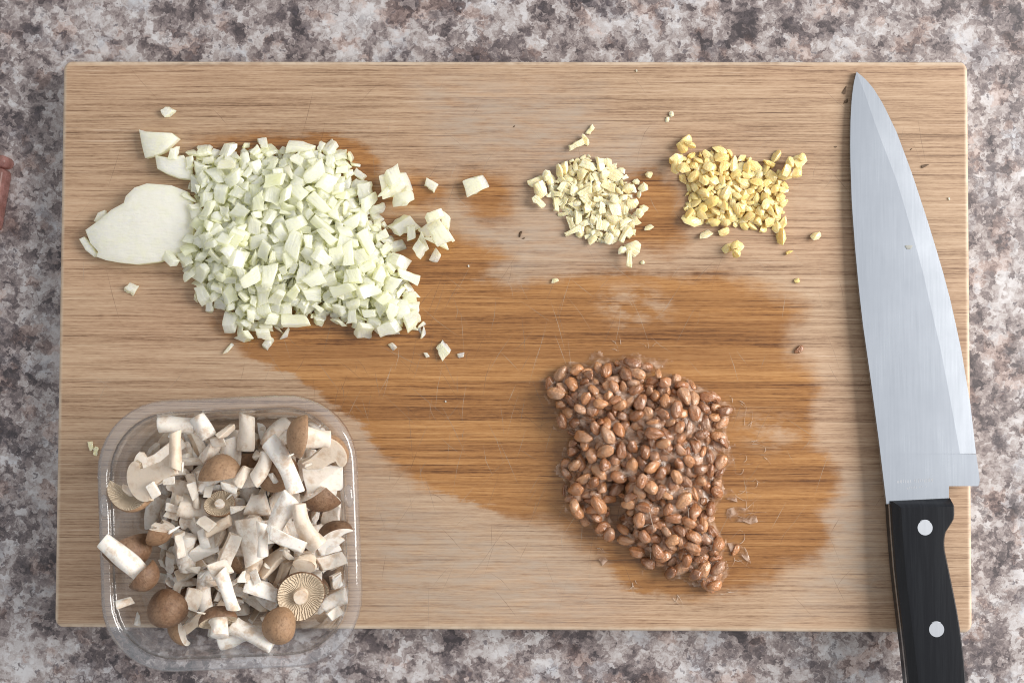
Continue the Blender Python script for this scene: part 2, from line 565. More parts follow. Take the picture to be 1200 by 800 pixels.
# ================================================================== cutting board of bamboo strips
BW, BH = 0.426, 0.2656


def poly_sd(pts, X, Y):
    """signed distance in metres, positive inside"""
    pts = np.array(pts)
    d = np.full(X.shape, 1e9)
    inside = np.zeros(X.shape, bool)
    k = len(pts)
    for i in range(k):
        a, b = pts[i], pts[(i + 1) % k]
        e = b - a
        w0, w1 = X - a[0], Y - a[1]
        tt = np.clip((w0 * e[0] + w1 * e[1]) / (e @ e + 1e-18), 0, 1)
        d = np.minimum(d, np.hypot(w0 - e[0] * tt, w1 - e[1] * tt))
        c = ((a[1] <= Y) & (b[1] > Y)) | ((b[1] <= Y) & (a[1] > Y))
        with np.errstate(divide='ignore', invalid='ignore'):
            xi = a[0] + (Y - a[1]) / (b[1] - a[1]) * e[0]
        inside ^= c & (X < xi)
    return np.where(inside, d, -d)


def wpoly(px, z=ZT):
    return [(P(x, y, z).x, P(x, y, z).y) for x, y in px]


WET = [  # damp patches seen on the board, in photo pixels
    [(250, 380), (300, 425), (345, 440), (385, 470), (425, 500), (448, 535), (492, 570), (560, 590), (612, 610), (650, 612), (700, 650),
     (735, 690), (780, 700), (830, 700), (880, 690), (925, 665), (960, 655), (978, 622), (962, 600), (985, 575), (982, 545), (955, 520),
     (950, 480), (962, 455), (950, 430), (925, 415), (930, 385), (945, 360), (900, 335), (850, 320), (800, 322), (745, 320), (690, 318), (640, 330),
     (590, 335), (545, 318), (520, 300), (490, 265), (440, 250), (380, 300)],
    [(430, 240), (445, 215), (480, 205), (525, 215), (520, 240), (480, 245)],
    [(535, 215), (550, 202), (590, 206), (602, 225), (596, 255), (570, 262), (545, 240)],
    [(230, 165), (300, 156), (390, 158), (420, 168), (446, 185), (442, 230), (400, 280), (300, 250)],
    [(735, 205), (765, 198), (798, 225), (800, 285), (780, 300), (745, 290), (722, 285), (740, 250)],
    [(480, 262), (555, 280), (600, 300), (560, 330), (500, 330), (470, 290)],
]
DRYSPOT = [[(690, 330), (760, 320), (800, 350), (790, 385), (730, 395), (690, 375)], [(860, 470), (930, 480), (960, 520), (900, 540), (850, 510)]]
WORN = [[(420, 470), (440, 560), (520, 600), (640, 625), (740, 710), (700, 735), (520, 735), (430, 720)],
        [(520, 240), (640, 250), (700, 300), (600, 330), (540, 300)], [(620, 150), (760, 150), (780, 230), (730, 300), (620, 320)],
        [(960, 560), (1030, 560), (1040, 700), (900, 735), (940, 680)], [(480, 90), (700, 100), (720, 190), (520, 190)]]


def board_attr(X, Y):
    wet = np.full(X.shape, -1.0)
    for pl in WET:
        wet = np.maximum(wet, poly_sd(wpoly(pl), X, Y))
    dry = np.zeros(X.shape)
    for pl in DRYSPOT:
        dry = np.maximum(dry, np.clip(poly_sd(wpoly(pl), X, Y) / 0.008, 0, 1))
    worn = np.zeros(X.shape)
    for pl in WORN:
        worn = np.maximum(worn, np.clip(0.4 + poly_sd(wpoly(pl), X, Y) / 0.02, 0, 1))
    return wet, dry, worn


board = empty('cutting_board', (0, 0, 0))
tag(board, 'rectangular bamboo cutting board with damp stains lying on the speckled counter', 'cutting board')
rs = random.Random(11)
ys = [-BH / 2]
while ys[-1] < BH / 2 - 0.012:
    ys.append(ys[-1] + rs.choice((0.0065, 0.0075, 0.0085, 0.0095, 0.011)))
ys[-1] = BH / 2
RC, RE = 0.0045, 0.0022
for si in range(len(ys) - 1):
    y0, y1 = ys[si], ys[si + 1]
    gap = rs.choice((0.000006, 0.00001, 0.00001, 0.00002, 0.00005))
    ya, yb = y0 + (0 if si == 0 else gap), y1 - (0 if si == len(ys) - 2 else gap)
    xs = np.concatenate([np.linspace(-1, -0.985, 7), np.linspace(-0.98, 0.98, 200), np.linspace(0.985, 1, 7)])
    rows = max(5, int((yb - ya) / 0.0016))
    yy = np.linspace(ya, yb, rows + 1)
    if si == 0:
        yy = np.unique(np.concatenate([ya + RE * (1 - np.cos(np.linspace(0, PI / 2, 6))), yy[yy > ya + RE]]))
    if si == len(ys) - 2:
        yy = np.unique(np.concatenate([yb - RE * (1 - np.cos(np.linspace(0, PI / 2, 6))), yy[yy < yb - RE]]))
    dyc = np.clip(np.abs(yy) - (BH / 2 - RC), 0, RC)
    xmax = BW / 2 - RC + np.sqrt(RC ** 2 - dyc ** 2)
    X = xs[None, :] * xmax[:, None]
    Y = np.repeat(yy[:, None], len(xs), 1)
    d = np.minimum(xmax[:, None] - np.abs(X), BH / 2 - np.abs(Y))
    dd = np.clip(RE - d, 0, RE)
    Z = ZT - RE + np.sqrt(RE ** 2 - dd ** 2)
    nr, nc = X.shape
    verts = list(zip(X.ravel(), Y.ravel(), Z.ravel()))
    faces = [(r * nc + c, r * nc + c + 1, (r + 1) * nc + c + 1, (r + 1) * nc + c) for r in range(nr - 1) for c in range(nc - 1)]
    # skirt down to the counter
    ring = [c for c in range(nc)] + [r * nc + nc - 1 for r in range(1, nr)] + [(nr - 1) * nc + c for c in range(nc - 2, -1, -1)] + [r * nc for r in range(nr - 2, 0, -1)]
    b0 = len(verts)
    verts += [(verts[i][0], verts[i][1], 0.0004) for i in ring]
    L = len(ring)
    faces += [(ring[i], b0 + i, b0 + (i + 1) % L, ring[(i + 1) % L]) for i in range(L)]
    me = py_mesh('bamboo_strip', verts, faces, MAT['bamboo'], True)
    me.set_sharp_from_angle(angle=math.radians(40))
    wet, dry, worn = board_attr(np.array([v[0] for v in verts]), np.array([v[1] for v in verts]))
    for nm, arr in (('wet', wet), ('dryspot', dry), ('worn', worn), ('edge_highlight', np.clip((0.0024 - np.minimum(BW / 2 - np.abs(np.array([v[0] for v in verts])), BH / 2 - np.abs(np.array([v[1] for v in verts])))) / 0.0012, 0, 1))):  # last mask: painted highlight along the rounded outer edges
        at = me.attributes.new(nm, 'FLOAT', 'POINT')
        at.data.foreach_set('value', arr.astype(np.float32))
    mesh_obj('bamboo_strip', me, board)


# knife scars: shallow pale cuts, thousands of strokes that nobody could count
rk = random.Random(3)
V, Fc = [], []
for _ in range(420):
    if rk.random() < 0.6:
        cx, cy = rk.gauss(560, 190), rk.gauss(480, 150)
    else:
        cx, cy = rk.uniform(90, 1110), rk.uniform(90, 715)
    if not (90 < cx < 1115 and 95 < cy < 715):
        continue
    a = rk.choice((1.25, 1.45, 0.95, -1.2, -0.75)) + rk.gauss(0, 0.14)
    ln = rk.uniform(0.003, 0.016)
    w = rk.uniform(0.00004, 0.00011)
    c = P(cx, cy)
    d = Vector((math.cos(a), math.sin(a), 0)) * ln
    nn = Vector((-math.sin(a), math.cos(a), 0)) * w
    b = len(V)
    bend = Vector((-math.sin(a), math.cos(a), 0)) * rk.gauss(0, 0.0005)
    zz = Vector((0, 0, 0.00002))
    V += [c - d + zz, c + bend + nn + zz, c + d + zz, c + bend - nn + zz]
    Fc.append((b, b + 3, b + 2, b + 1))


def mat_scar():
    t = NT('knife_scar')
    sh = t.bsdf(Base_Color=t.mix(t.n('ShaderNodeNewGeometry').outputs['Random Per Island'], (0.16, 0.09, 0.05), (0.62, 0.50, 0.38)), Roughness=0.7)
    tr = t.n('ShaderNodeBsdfTransparent')
    mx = t.n('ShaderNodeMixShader')
    mx.inputs[0].default_value = 0.55
    t.set(mx.inputs[1], tr.outputs[0])
    t.set(mx.inputs[2], sh)
    return t.done(mx.outputs[0])


tag(mesh_obj('knife_scars', py_mesh('knife_scars', V, Fc, mat_scar(), False), board), None, None, None, 'stuff')

# ================================================================== heaps: pieces settle on a height field
class Field:
    def __init__(self, x0, y0, x1, y1, res, base=ZT):
        self.x0, self.y0, self.res = x0, y0, res
        self.nx, self.ny = int((x1 - x0) / res) + 1, int((y1 - y0) / res) + 1
        self.h = np.full((self.ny, self.nx), base)
        self.cov = np.zeros((self.ny, self.nx))
        self.X, self.Y = np.meshgrid(x0 + np.arange(self.nx) * res, y0 + np.arange(self.ny) * res)


def raster(v, tri, res):
    """lowest and highest z over a grid for a small mesh around the origin"""
    lo, hi = v[:, :2].min(0), v[:, :2].max(0)
    i0, i1 = np.floor(lo / res).astype(int), np.ceil(hi / res).astype(int)
    gx, gy = np.meshgrid(np.arange(i0[0], i1[0] + 1) * res, np.arange(i0[1], i1[1] + 1) * res)
    gx1, gy1 = gx.ravel()[None], gy.ravel()[None]
    a, b, c = v[tri[:, 0]], v[tri[:, 1]], v[tri[:, 2]]
    d = (b[:, 0] - a[:, 0]) * (c[:, 1] - a[:, 1]) - (c[:, 0] - a[:, 0]) * (b[:, 1] - a[:, 1])
    ok = np.abs(d) > 1e-14
    a, b, c, d = a[ok], b[ok], c[ok], d[ok]
    px, py = gx1 - a[:, :1], gy1 - a[:, 1:2]
    u = (px * (c[:, 1] - a[:, 1])[:, None] - py * (c[:, 0] - a[:, 0])[:, None]) / d[:, None]
    w = (py * (b[:, 0] - a[:, 0])[:, None] - px * (b[:, 1] - a[:, 1])[:, None]) / d[:, None]
    ins = (u >= -1e-3) & (w >= -1e-3) & (u + w <= 1.001)
    z = a[:, 2:3] + u * (b[:, 2] - a[:, 2])[:, None] + w * (c[:, 2] - a[:, 2])[:, None]
    bot = np.where(ins, z, 1e3).min(0).reshape(gx.shape)
    top = np.where(ins, z, -1e3).max(0).reshape(gx.shape)
    return i0, bot, top


class Piece:
    """a mesh with its triangles for settling (coarse)"""
    def __init__(self, me, size=None):
        self.me = me
        me.calc_loop_triangles()
        self.v = np.array([vv.co[:] for vv in me.vertices])
        self.t = np.array([lt.vertices[:] for lt in me.loop_triangles])
        self.r = np.hypot(self.v[:, 0], self.v[:, 1]).max()


def trial(F, pc, cx, cy, rots, scale=1.0):
    """try the rotations at (cx, cy); keep the one that lies closest"""
    ci, cj = int(round((cx - F.x0) / F.res)), int(round((cy - F.y0) / F.res))
    best = None
    for R in rots:
        v = (pc.v * scale) @ np.array(R).T
        i0, bot, top = raster(v, pc.t, F.res)
        ax, ay = ci + i0[0], cj + i0[1]
        if ax < 0 or ay < 0 or ax + bot.shape[1] > F.nx or ay + bot.shape[0] > F.ny:
            continue
        m = bot < 1e2
        if not m.any():
            continue
        hh = F.h[ay:ay + bot.shape[0], ax:ax + bot.shape[1]]
        gapv = (hh - bot)[m]
        z = gapv.max()
        score = (z - gapv).mean() + 0.35 * (z + top[m].max())
        if best is None or score < best[0]:
            best = (score, R, z, ax, ay, top, m, ci, cj)
    return best


def commit(F, best, sink=0.0):
    _, R, z, ax, ay, top, m, ci, cj = best
    z -= sink
    hh = F.h[ay:ay + top.shape[0], ax:ax + top.shape[1]]
    hh[m] = np.maximum(hh[m], (top + z)[m])
    F.cov[ay:ay + top.shape[0], ax:ax + top.shape[1]][m] += 1
    return R, Vector((F.x0 + ci * F.res, F.y0 + cj * F.res, z))


def place(F, pc, cx, cy, rots, sink=0.0, scale=1.0):
    best = trial(F, pc, cx, cy, rots, scale)
    return None if best is None else commit(F, best, sink)


def local_tilt(F, cx, cy, r, k=1.0):
    ci, cj = int((cx - F.x0) / F.res), int((cy - F.y0) / F.res)
    w = max(2, int(r / F.res))
    a = F.h[max(0, cj - w):cj + w + 1, max(0, ci - w):ci + w + 1]
    if a.shape[0] < 3 or a.shape[1] < 3:
        return Matrix.Identity(3)
    gx = np.gradient(a, F.res, axis=1).mean() * k
    gy = np.gradient(a, F.res, axis=0).mean() * k
    nrm = Vector((-gx, -gy, 1)).normalized()
    return Vector((0, 0, 1)).rotation_difference(nrm).to_matrix()


def rand_rots(rg, F, cx, cy, r, nflat=4, nrand=2, tilt=0.35, flip=True):
    L = local_tilt(F, cx, cy, r)
    out = []
    for _ in range(nflat):
        e = Euler((rg.gauss(0, tilt) + (PI if flip and rg.random() < 0.5 else 0), rg.gauss(0, tilt), 0)).to_matrix()
        out.append(L @ Matrix.Rotation(rg.uniform(0, 2 * PI), 3, 'Z') @ e)
    for _ in range(nrand):
        out.append(Euler((rg.uniform(0, 6.3), rg.uniform(0, 6.3), rg.uniform(0, 6.3))).to_matrix())
    return out


def heap(F, sd, target, pieces, rg, count, sink, scales, use_cov, weights=None, stop=None, tilt=0.35, nrand=1, nflat=2, flip=True, edge=0.0012, tries=6):
    """settle `count` pieces inside sd>edge: of a few spots take the one where the piece ends lowest against target;
    with stop set, end when pieces keep rising above target - stop"""
    res = []
    cells = np.argwhere(sd > edge)
    fails = 0
    while len(res) < count and fails < 12:
        idx = cells[np.array([rg.randrange(len(cells)) for _ in range(60)])]
        sc_ = target[idx[:, 0], idx[:, 1]] - F.h[idx[:, 0], idx[:, 1]] - (0.006 * F.cov[idx[:, 0], idx[:, 1]] if use_cov else 0)
        pc = rg.choices(pieces, weights)[0]
        s = rg.uniform(*scales)
        best = None
        for k in np.argsort(-sc_)[:tries]:
            cy, cx = F.y0 + idx[k][0] * F.res, F.x0 + idx[k][1] * F.res
            t = trial(F, pc, cx, cy, rand_rots(rg, F, cx, cy, pc.r * 0.8, nflat, nrand, tilt, flip), s)
            if t is None:
                continue
            over = t[2] - sink + t[5][t[6]].max() - target[idx[k][0], idx[k][1]]
            sc2 = over
            if use_cov:
                sc2 = sc2 + 0.004 * F.cov[t[4]:t[4] + t[5].shape[0], t[3]:t[3] + t[5].shape[1]][t[6]].mean()
            if best is None or sc2 < best[0]:
                best = (sc2, over, t)
        if best is None or (stop is not None and best[1] > -stop):
            fails += 1
            continue
        fails = 0
        R, loc = commit(F, best[2], sink)
        res.append((pc, R, loc, s))
    return res


def joined(name, placed, mats):
    V, Fc, MI, off = [], [], [], 0
    for pc, R, loc, s in placed:
        A = (pc.v * s) @ np.array(R).T + np.array(loc)
        V.append(A)
        for p in pc.me.polygons:
            Fc.append([i + off for i in p.vertices])
            MI.append(p.material_index)
        off += len(A)
    me = py_mesh(name, np.concatenate(V), Fc, mats, False, MI)
    me.polygons.foreach_set('use_smooth', [p for pc, *_ in placed for p in [q.use_smooth for q in pc.me.polygons]])
    return me


def put(name, item):
    pc, R, loc, s = item
    o = mesh_obj(name, pc.me)
    o.matrix_world = Matrix.Translation(loc) @ (R.to_4x4()) @ Matrix.Scale(s, 4)
    return o


def field_for(pts, pad=0.012, res=0.0006, z=ZT):
    a = np.array(pts)
    return Field(a[:, 0].min() - pad, a[:, 1].min() - pad, a[:, 0].max() + pad, a[:, 1].max() + pad, res, z)


def blur(a, k):
    for _ in range(2):
        for ax in (0, 1):
            c = np.cumsum(np.pad(a, [(k + 1, k) if i == ax else (0, 0) for i in (0, 1)], mode='edge'), axis=ax)
            a = (np.take(c, range(2 * k + 1, c.shape[ax]), ax) - np.take(c, range(0, c.shape[ax] - 2 * k - 1), ax)) / (2 * k + 1)
    return a


def hull_piece(name, rg, sx, sy, sz, npts, mats, bev=0.0002, boxy=0.6, organic=0.0):
    bm = bmesh.new()
    for _ in range(npts):
        if rg.random() < boxy:
            p = [rg.choice((-1, 1)) * rg.uniform(0.72, 1.0) for _ in range(3)]
        else:
            p = [rg.uniform(-1, 1) for _ in range(3)]
        bm.verts.new((p[0] * sx / 2, p[1] * sy / 2, p[2] * sz / 2))
    r = bmesh.ops.convex_hull(bm, input=bm.verts)
    bmesh.ops.delete(bm, geom=list({e for e in list(r['geom_unused']) + list(r['geom_interior']) if isinstance(e, bmesh.types.BMVert)}), context='VERTS')
    bmesh.ops.dissolve_limit(bm, angle_limit=math.radians(14), verts=bm.verts, edges=bm.edges)
    if organic:
        bmesh.ops.triangulate(bm, faces=bm.faces)
        bmesh.ops.subdivide_edges(bm, edges=list(bm.edges), cuts=1, use_grid_fill=True, smooth=0.35)
        q = min(sx, sy, sz) * organic
        for v in bm.verts:
            v.co += Vector((rg.gauss(0, q), rg.gauss(0, q), rg.gauss(0, q)))
        me = bm_mesh(name, bm, mats, True)
        me.set_sharp_from_angle(angle=math.radians(42))
        return Piece(me)
    if bev:
        bmesh.ops.bevel(bm, geom=list(bm.edges), offset=bev, segments=1, affect='EDGES', profile=0.5, clamp_overlap=True)
    return Piece(bm_mesh(name, bm, mats, False))


def lamina_piece(name, rg, sx, sy, sz, mats, curve=8.0, bev=0.00022, shear=0.25, skew=0.2, jit=0.00025):
    """a diced bit of a curved onion layer: skewed plan, bent sheet, crisp cut sides"""
    bm = bmesh.new()
    nx, ny = 4, 2
    cr = [(-1, -1), (1, -1), (1, 1), (-1, 1)]
    q = [(a * sx / 2 * rg.uniform(0.92 - skew, 0.92 + skew), b * sy / 2 * rg.uniform(0.92 - skew, 0.92 + skew)) for a, b in cr]
    sh = (rg.uniform(-shear, shear) * sz, rg.uniform(-shear, shear) * sz)
    wedge = rg.uniform(-0.25, 0.25)
    vs = {}
    for k in (0, 1):
        for j in range(ny + 1):
            for i in range(nx + 1):
                u, w = i / nx, j / ny
                x = (q[0][0] * (1 - u) + q[1][0] * u) * (1 - w) + (q[3][0] * (1 - u) + q[2][0] * u) * w
                y = (q[0][1] * (1 - u) + q[1][1] * u) * (1 - w) + (q[3][1] * (1 - u) + q[2][1] * u) * w
                th = sz * (1 + wedge * (2 * u - 1))
                z = (k - 0.5) * th - curve * x * x
                vs[i, j, k] = bm.verts.new((x + k * sh[0] + rg.gauss(0, jit), y + k * sh[1] + rg.gauss(0, jit), z + rg.gauss(0, jit * 0.6)))
    for j in range(ny):
        for i in range(nx):
            bm.faces.new([vs[i, j, 1], vs[i + 1, j, 1], vs[i + 1, j + 1, 1], vs[i, j + 1, 1]])
            bm.faces.new([vs[i, j + 1, 0], vs[i + 1, j + 1, 0], vs[i + 1, j, 0], vs[i, j, 0]])
    for i in range(nx):
        bm.faces.new([vs[i, 0, 0], vs[i + 1, 0, 0], vs[i + 1, 0, 1], vs[i, 0, 1]])
        bm.faces.new([vs[i + 1, ny, 0], vs[i, ny, 0], vs[i, ny, 1], vs[i + 1, ny, 1]])
    for j in range(ny):
        bm.faces.new([vs[0, j + 1, 0], vs[0, j, 0], vs[0, j, 1], vs[0, j + 1, 1]])
        bm.faces.new([vs[nx, j, 0], vs[nx, j + 1, 0], vs[nx, j + 1, 1], vs[nx, j, 1]])
    bm.normal_update()
    ed = [e for e in bm.edges if len(e.link_faces) == 2 and e.calc_face_angle(0) > 0.9]
    bmesh.ops.bevel(bm, geom=ed, offset=bev, segments=1, affect='EDGES', profile=0.5, clamp_overlap=True)
    me = bm_mesh(name, bm, mats, True)
    me.set_sharp_from_angle(angle=math.radians(26))
    return Piece(me)


def area_heap(poly_px, hmax, width, zmid, res=0.0006, bump=0.0, rg=None, base=0.004):
    pts = wpoly(poly_px, zmid)
    F = field_for(pts, 0.016, res)
    sd = poly_sd(pts, F.X, F.Y)
    f = np.clip(sd / width, 0, 1)
    target = ZT + base + (hmax - base) * (1 - (1 - f) ** 2)
    if bump:
        nz = blur(np.random.RandomState(rg.randrange(1 << 30)).rand(*F.h.shape), 8)
        nz = (nz - nz.mean()) / (nz.std() + 1e-9)
        target = target + nz * bump * f
    return F, sd, target


def sector(loc, cx, cy, marks):
    """the landmark (photo pixels) whose direction from the heap's middle is nearest to the piece's"""
    a = math.atan2(loc[1] - cy, loc[0] - cx)
    best = None
    for nm, px, py in marks:
        p = P(px, py)
        d = abs((math.atan2(p.y - cy, p.x - cx) - a + PI) % (2 * PI) - PI)
        if best is None or d < best[0]:
            best = (d, nm)
    return best[1]


def where(F, sd, loc, marks, rim=0.009, crown=0.028):
    j, i = int(round((loc[1] - F.y0) / F.res)), int(round((loc[0] - F.x0) / F.res))
    m = sd > 0
    cx, cy = F.X[m].mean(), F.Y[m].mean()
    d = sd[j, i]
    if d > crown:
        return 'on the crown towards the ' + sector(loc, cx, cy, marks)
    return ('at the rim' if d < rim else 'on the slope') + ' facing the ' + sector(loc, cx, cy, marks)


# ------------------------------------------------------------------ onion
rg = random.Random(5)
ONION = [(178, 162), (205, 166), (228, 172), (262, 163), (292, 160), (345, 160), (385, 162), (412, 168), (434, 182), (432, 205), (446, 232), (462, 252),
         (474, 276), (486, 302), (496, 328), (506, 350), (504, 396), (480, 398), (455, 398), (430, 396), (405, 396), (380, 386), (350, 394), (320, 400), (290, 402),
         (266, 400), (252, 375), (226, 364), (208, 350), (212, 335), (190, 318), (184, 296), (196, 270), (208, 242), (202, 215), (192, 200), (180, 184)]
on_v = [lamina_piece('onion_dice', rg, rg.uniform(0.0052, 0.0082), rg.uniform(0.0040, 0.0062), rg.uniform(0.0013, 0.0030), MAT['onion'], rg.uniform(10, 45), 0.00022, 1.0, 0.42) for _ in range(10)]
on_v += [hull_piece('onion_dice', rg, rg.uniform(0.0055, 0.0085), rg.uniform(0.004, 0.0062), rg.uniform(0.0016, 0.0032), 8, MAT['onion'], 0.0002, 0.4) for _ in range(6)]
on_big = [lamina_piece('onion_dice', rg, rg.uniform(0.0095, 0.0125), rg.uniform(0.0048, 0.0070), rg.uniform(0.0016, 0.0028), MAT['onion'], rg.uniform(12, 32), 0.00025, 0.7, 0.36) for _ in range(5)]
on_s = [hull_piece('onion_dice', rg, rg.uniform(0.003, 0.006), rg.uniform(0.003, 0.0045), 0.0028, 12, MAT['onion']) for _ in range(5)]
_oc = np.array(ONION).mean(0)
ONION = [tuple(_oc + (np.array(p) - _oc) * np.array((1.04, 1.085))) for p in ONION]
F, sd, tg = area_heap(ONION, 0.022, 0.034, ZT + 0.004, rg=rg, bump=0.0016)
# the uncut slice: a curved layer with a ragged outline
def sheet_mesh(name, outline, thick, dome, mats, res=26, jit=0.0, seed=0):
    """outline: local xy points; a closed domed sheet of real thickness"""
    pts = np.array(outline)
    bm = bmesh.new()
    k = len(pts)
    c = pts.mean(0)
    rr = np.random.RandomState(seed)
    rings = 6
    L = {}
    mx = np.hypot(*(pts - c).T).max()
    for s in (0, 1):
        for j in range(1, rings + 1):
            for i in range(k):
                q = c + (pts[i] - c) * (j / rings)
                rad = np.hypot(*(q - c)) / mx
                z = dome * (1 - rad ** 2) + (thick if s else 0) * (1.0 if j < rings else 0.85) + rr.randn() * jit
                L[s, j, i] = bm.verts.new((q[0], q[1], z))
        L[s, 0, 0] = bm.verts.new((c[0], c[1], dome + (thick if s else 0)))
        for i in range(k):
            f = [L[s, 0, 0], L[s, 1, i], L[s, 1, (i + 1) % k]]
            bm.faces.new(f if s else f[::-1])
            for j in range(1, rings):
                f = [L[s, j, i], L[s, j + 1, i], L[s, j + 1, (i + 1) % k], L[s, j, (i + 1) % k]]
                bm.faces.new(f if s else f[::-1])
    for i in range(k):
        bm.faces.new([L[0, rings, i], L[0, rings, (i + 1) % k], L[1, rings, (i + 1) % k], L[1, rings, i]])
    me = bm_mesh(name, bm, mats, True)
    me.set_sharp_from_angle(angle=math.radians(40))
    return me


def px_sheet(name, pxs, z, thick, dome, mats, seed, tiltv=(0, 0), jit=0.00006):
    w = [P(x, y, z) for x, y in pxs]
    c = sum(w, Vector((0, 0, 0))) / len(w)
    me = sheet_mesh(name, [(p.x - c.x, p.y - c.y) for p in w], thick, dome, mats, jit=jit, seed=seed)
    o = mesh_obj(name, me, None, (c.x, c.y, z))
    o.rotation_euler = (tiltv[0], tiltv[1], 0)
    pc = Piece(me)
    M = o.rotation_euler.to_matrix()
    i0, bot, top = raster(pc.v @ np.array(M).T, pc.t, F.res)
    ci, cj = int(round((c.x - F.x0) / F.res)) + i0[0], int(round((c.y - F.y0) / F.res)) + i0[1]
    for jj in range(top.shape[0]):
        for ii in range(top.shape[1]):
            if top[jj, ii] > -1 and 0 <= cj + jj < F.ny and 0 <= ci + ii < F.nx:
                F.h[cj + jj, ci + ii] = max(F.h[cj + jj, ci + ii], z + top[jj, ii])
    return o


SL = [(104, 271), (122, 259), (135, 248), (150, 240), (152, 232), (162, 222), (176, 217), (190, 218), (204, 219), (222, 226), (232, 250), (228, 280), (212, 300), (190, 308), (165, 311), (145, 309), (128, 306), (117, 302), (119, 296), (110, 286)]
tag(px_sheet('onion_slice', SL, ZT + 0.0002, 0.0042, 0.0026, MAT['onion'], 3), 'large uncut white onion slice leaning out of the onion heap', 'onion')
tag(px_sheet('onion_slice', [(95, 281), (101, 278), (110, 289), (117, 299), (113, 302), (103, 294)], ZT + 0.0002, 0.003, 0.0004, MAT['onion'], 4), 'narrow onion strip hugging the tip of the large onion slice', 'onion')
tag(px_sheet('onion_slice', [(112, 260), (117, 250), (125, 247), (127, 255), (118, 262)], ZT + 0.0002, 0.0028, 0.0004, MAT['onion'], 5), 'small onion chip touching the long side of the large onion slice', 'onion')
tag(px_sheet('onion_slice', [(166, 153), (176, 156), (190, 157), (206, 158), (213, 164), (205, 172), (196, 180), (184, 184), (173, 186), (170, 172)], ZT + 0.0006, 0.004, 0.0014, MAT['onion'], 6, (0.05, -0.1)), 'pointed onion wedge at the far corner of the onion heap', 'onion')
tag(px_sheet('onion_slice', [(184, 184), (198, 187), (207, 186), (217, 184), (226, 198), (227, 212), (212, 211), (198, 206), (187, 200)], ZT + 0.0006, 0.004, 0.0014, MAT['onion'], 7, (-0.05, 0.08)), 'angular onion slice lying between the pointed wedge and the heap', 'onion')

fill = heap(F, sd, tg - 0.003, on_v, rg, 1100, 0.0011, (0.75, 1.0), False, stop=0.0, tilt=0.5, edge=0.003)
print('onion fill', len(fill))
F.cov[:] = 0
o = mesh_obj('onion_dice_heap', joined('onion_dice_heap', fill, MAT['onion']))
tag(o, 'white onion dice packed beneath the top of the large chopped onion heap', 'onion', None, 'stuff')
OG = 'onion dice of the big heap'
OM = (('mushroom tray', 268, 620), ('garlic', 690, 230), ('large onion slice', 110, 270), ('far board edge', 320, 72), ('bean heap', 720, 460))
top = heap(F, sd, tg, on_v + on_big + on_s, rg, 274, 0.0010, (0.78, 1.08), True, [6] * 16 + [4] * 5 + [3] * 5, tilt=0.45, edge=0.0005)
print('ONION', F.h.max() - ZT, np.percentile(F.h[sd > 0.005], [5, 50, 95]) - ZT)
for it in top:
    sz = 'large' if it[0] in on_big else ('tiny' if it[0] in on_s else 'mid-sized')
    tag(put('onion_dice', it), sz + ' onion dice of the big heap, ' + where(F, sd, it[2], OM), 'onion', OG)


def single(F, name, pc, px, py, ang, label, cat, group=None, sink=0.0, scale=1.0, tilt=(0, 0), z=None):
    p = P(px, py, ZT if z is None else z)
    R = Matrix.Rotation(ang, 3, 'Z') @ Euler((tilt[0], tilt[1], 0)).to_matrix()
    r = place(F, pc, p.x, p.y, [R], sink, scale)
    o = put(name, (pc, r[0], r[1], scale))
    return tag(o, label, cat, group)


BF = Field(-0.235, -0.155, 0.235, 0.155, 0.0008)   # the whole board, for things that lie alone
for (x, y, a, s, lab, grp) in (
        (465, 216, 0.4, 1.25, None, 1), (455, 228, 1.3, 1.1, None, 1), (478, 228, 2.2, 0.9, None, 1), (470, 240, 0.1, 0.85, None, 1), (461, 212, 2.0, 0.8, None, 1),
        (506, 270, 0.8, 1.2, None, 2), (522, 276, 2.0, 1.25, None, 2), (512, 287, 0.2, 1.2, None, 2), (525, 264, 1.2, 0.8, None, 2), (500, 283, 2.6, 0.8, None, 2), (512, 300, 1.0, 0.85, None, 2), (509, 262, 0.3, 0.7, None, 2), (495, 296, 0.9, 0.75, None, 2), (516, 277, 2.2, 0.9, None, 2),
        (474, 263, 0.6, 1.0, None, 3), (484, 276, 1.8, 0.8, None, 3)):
    lab = {1: 'onion dice in the small clump on damp wood beside the big onion heap',
           2: 'onion dice in the tight loose clump next to the big onion heap',
           3: 'greyish onion dice on damp wood between the onion heap and the small clump'}[grp]
    single(BF, 'onion_dice', on_v[(x + y) % 16], x, y, a, lab, 'onion', {1: 'onion dice of the upper clump', 2: 'onion dice of the tight clump', 3: 'onion dice between heap and clump'}[grp], 0.0003, s * 1.35, (rg.gauss(0, .15), rg.gauss(0, .15)))
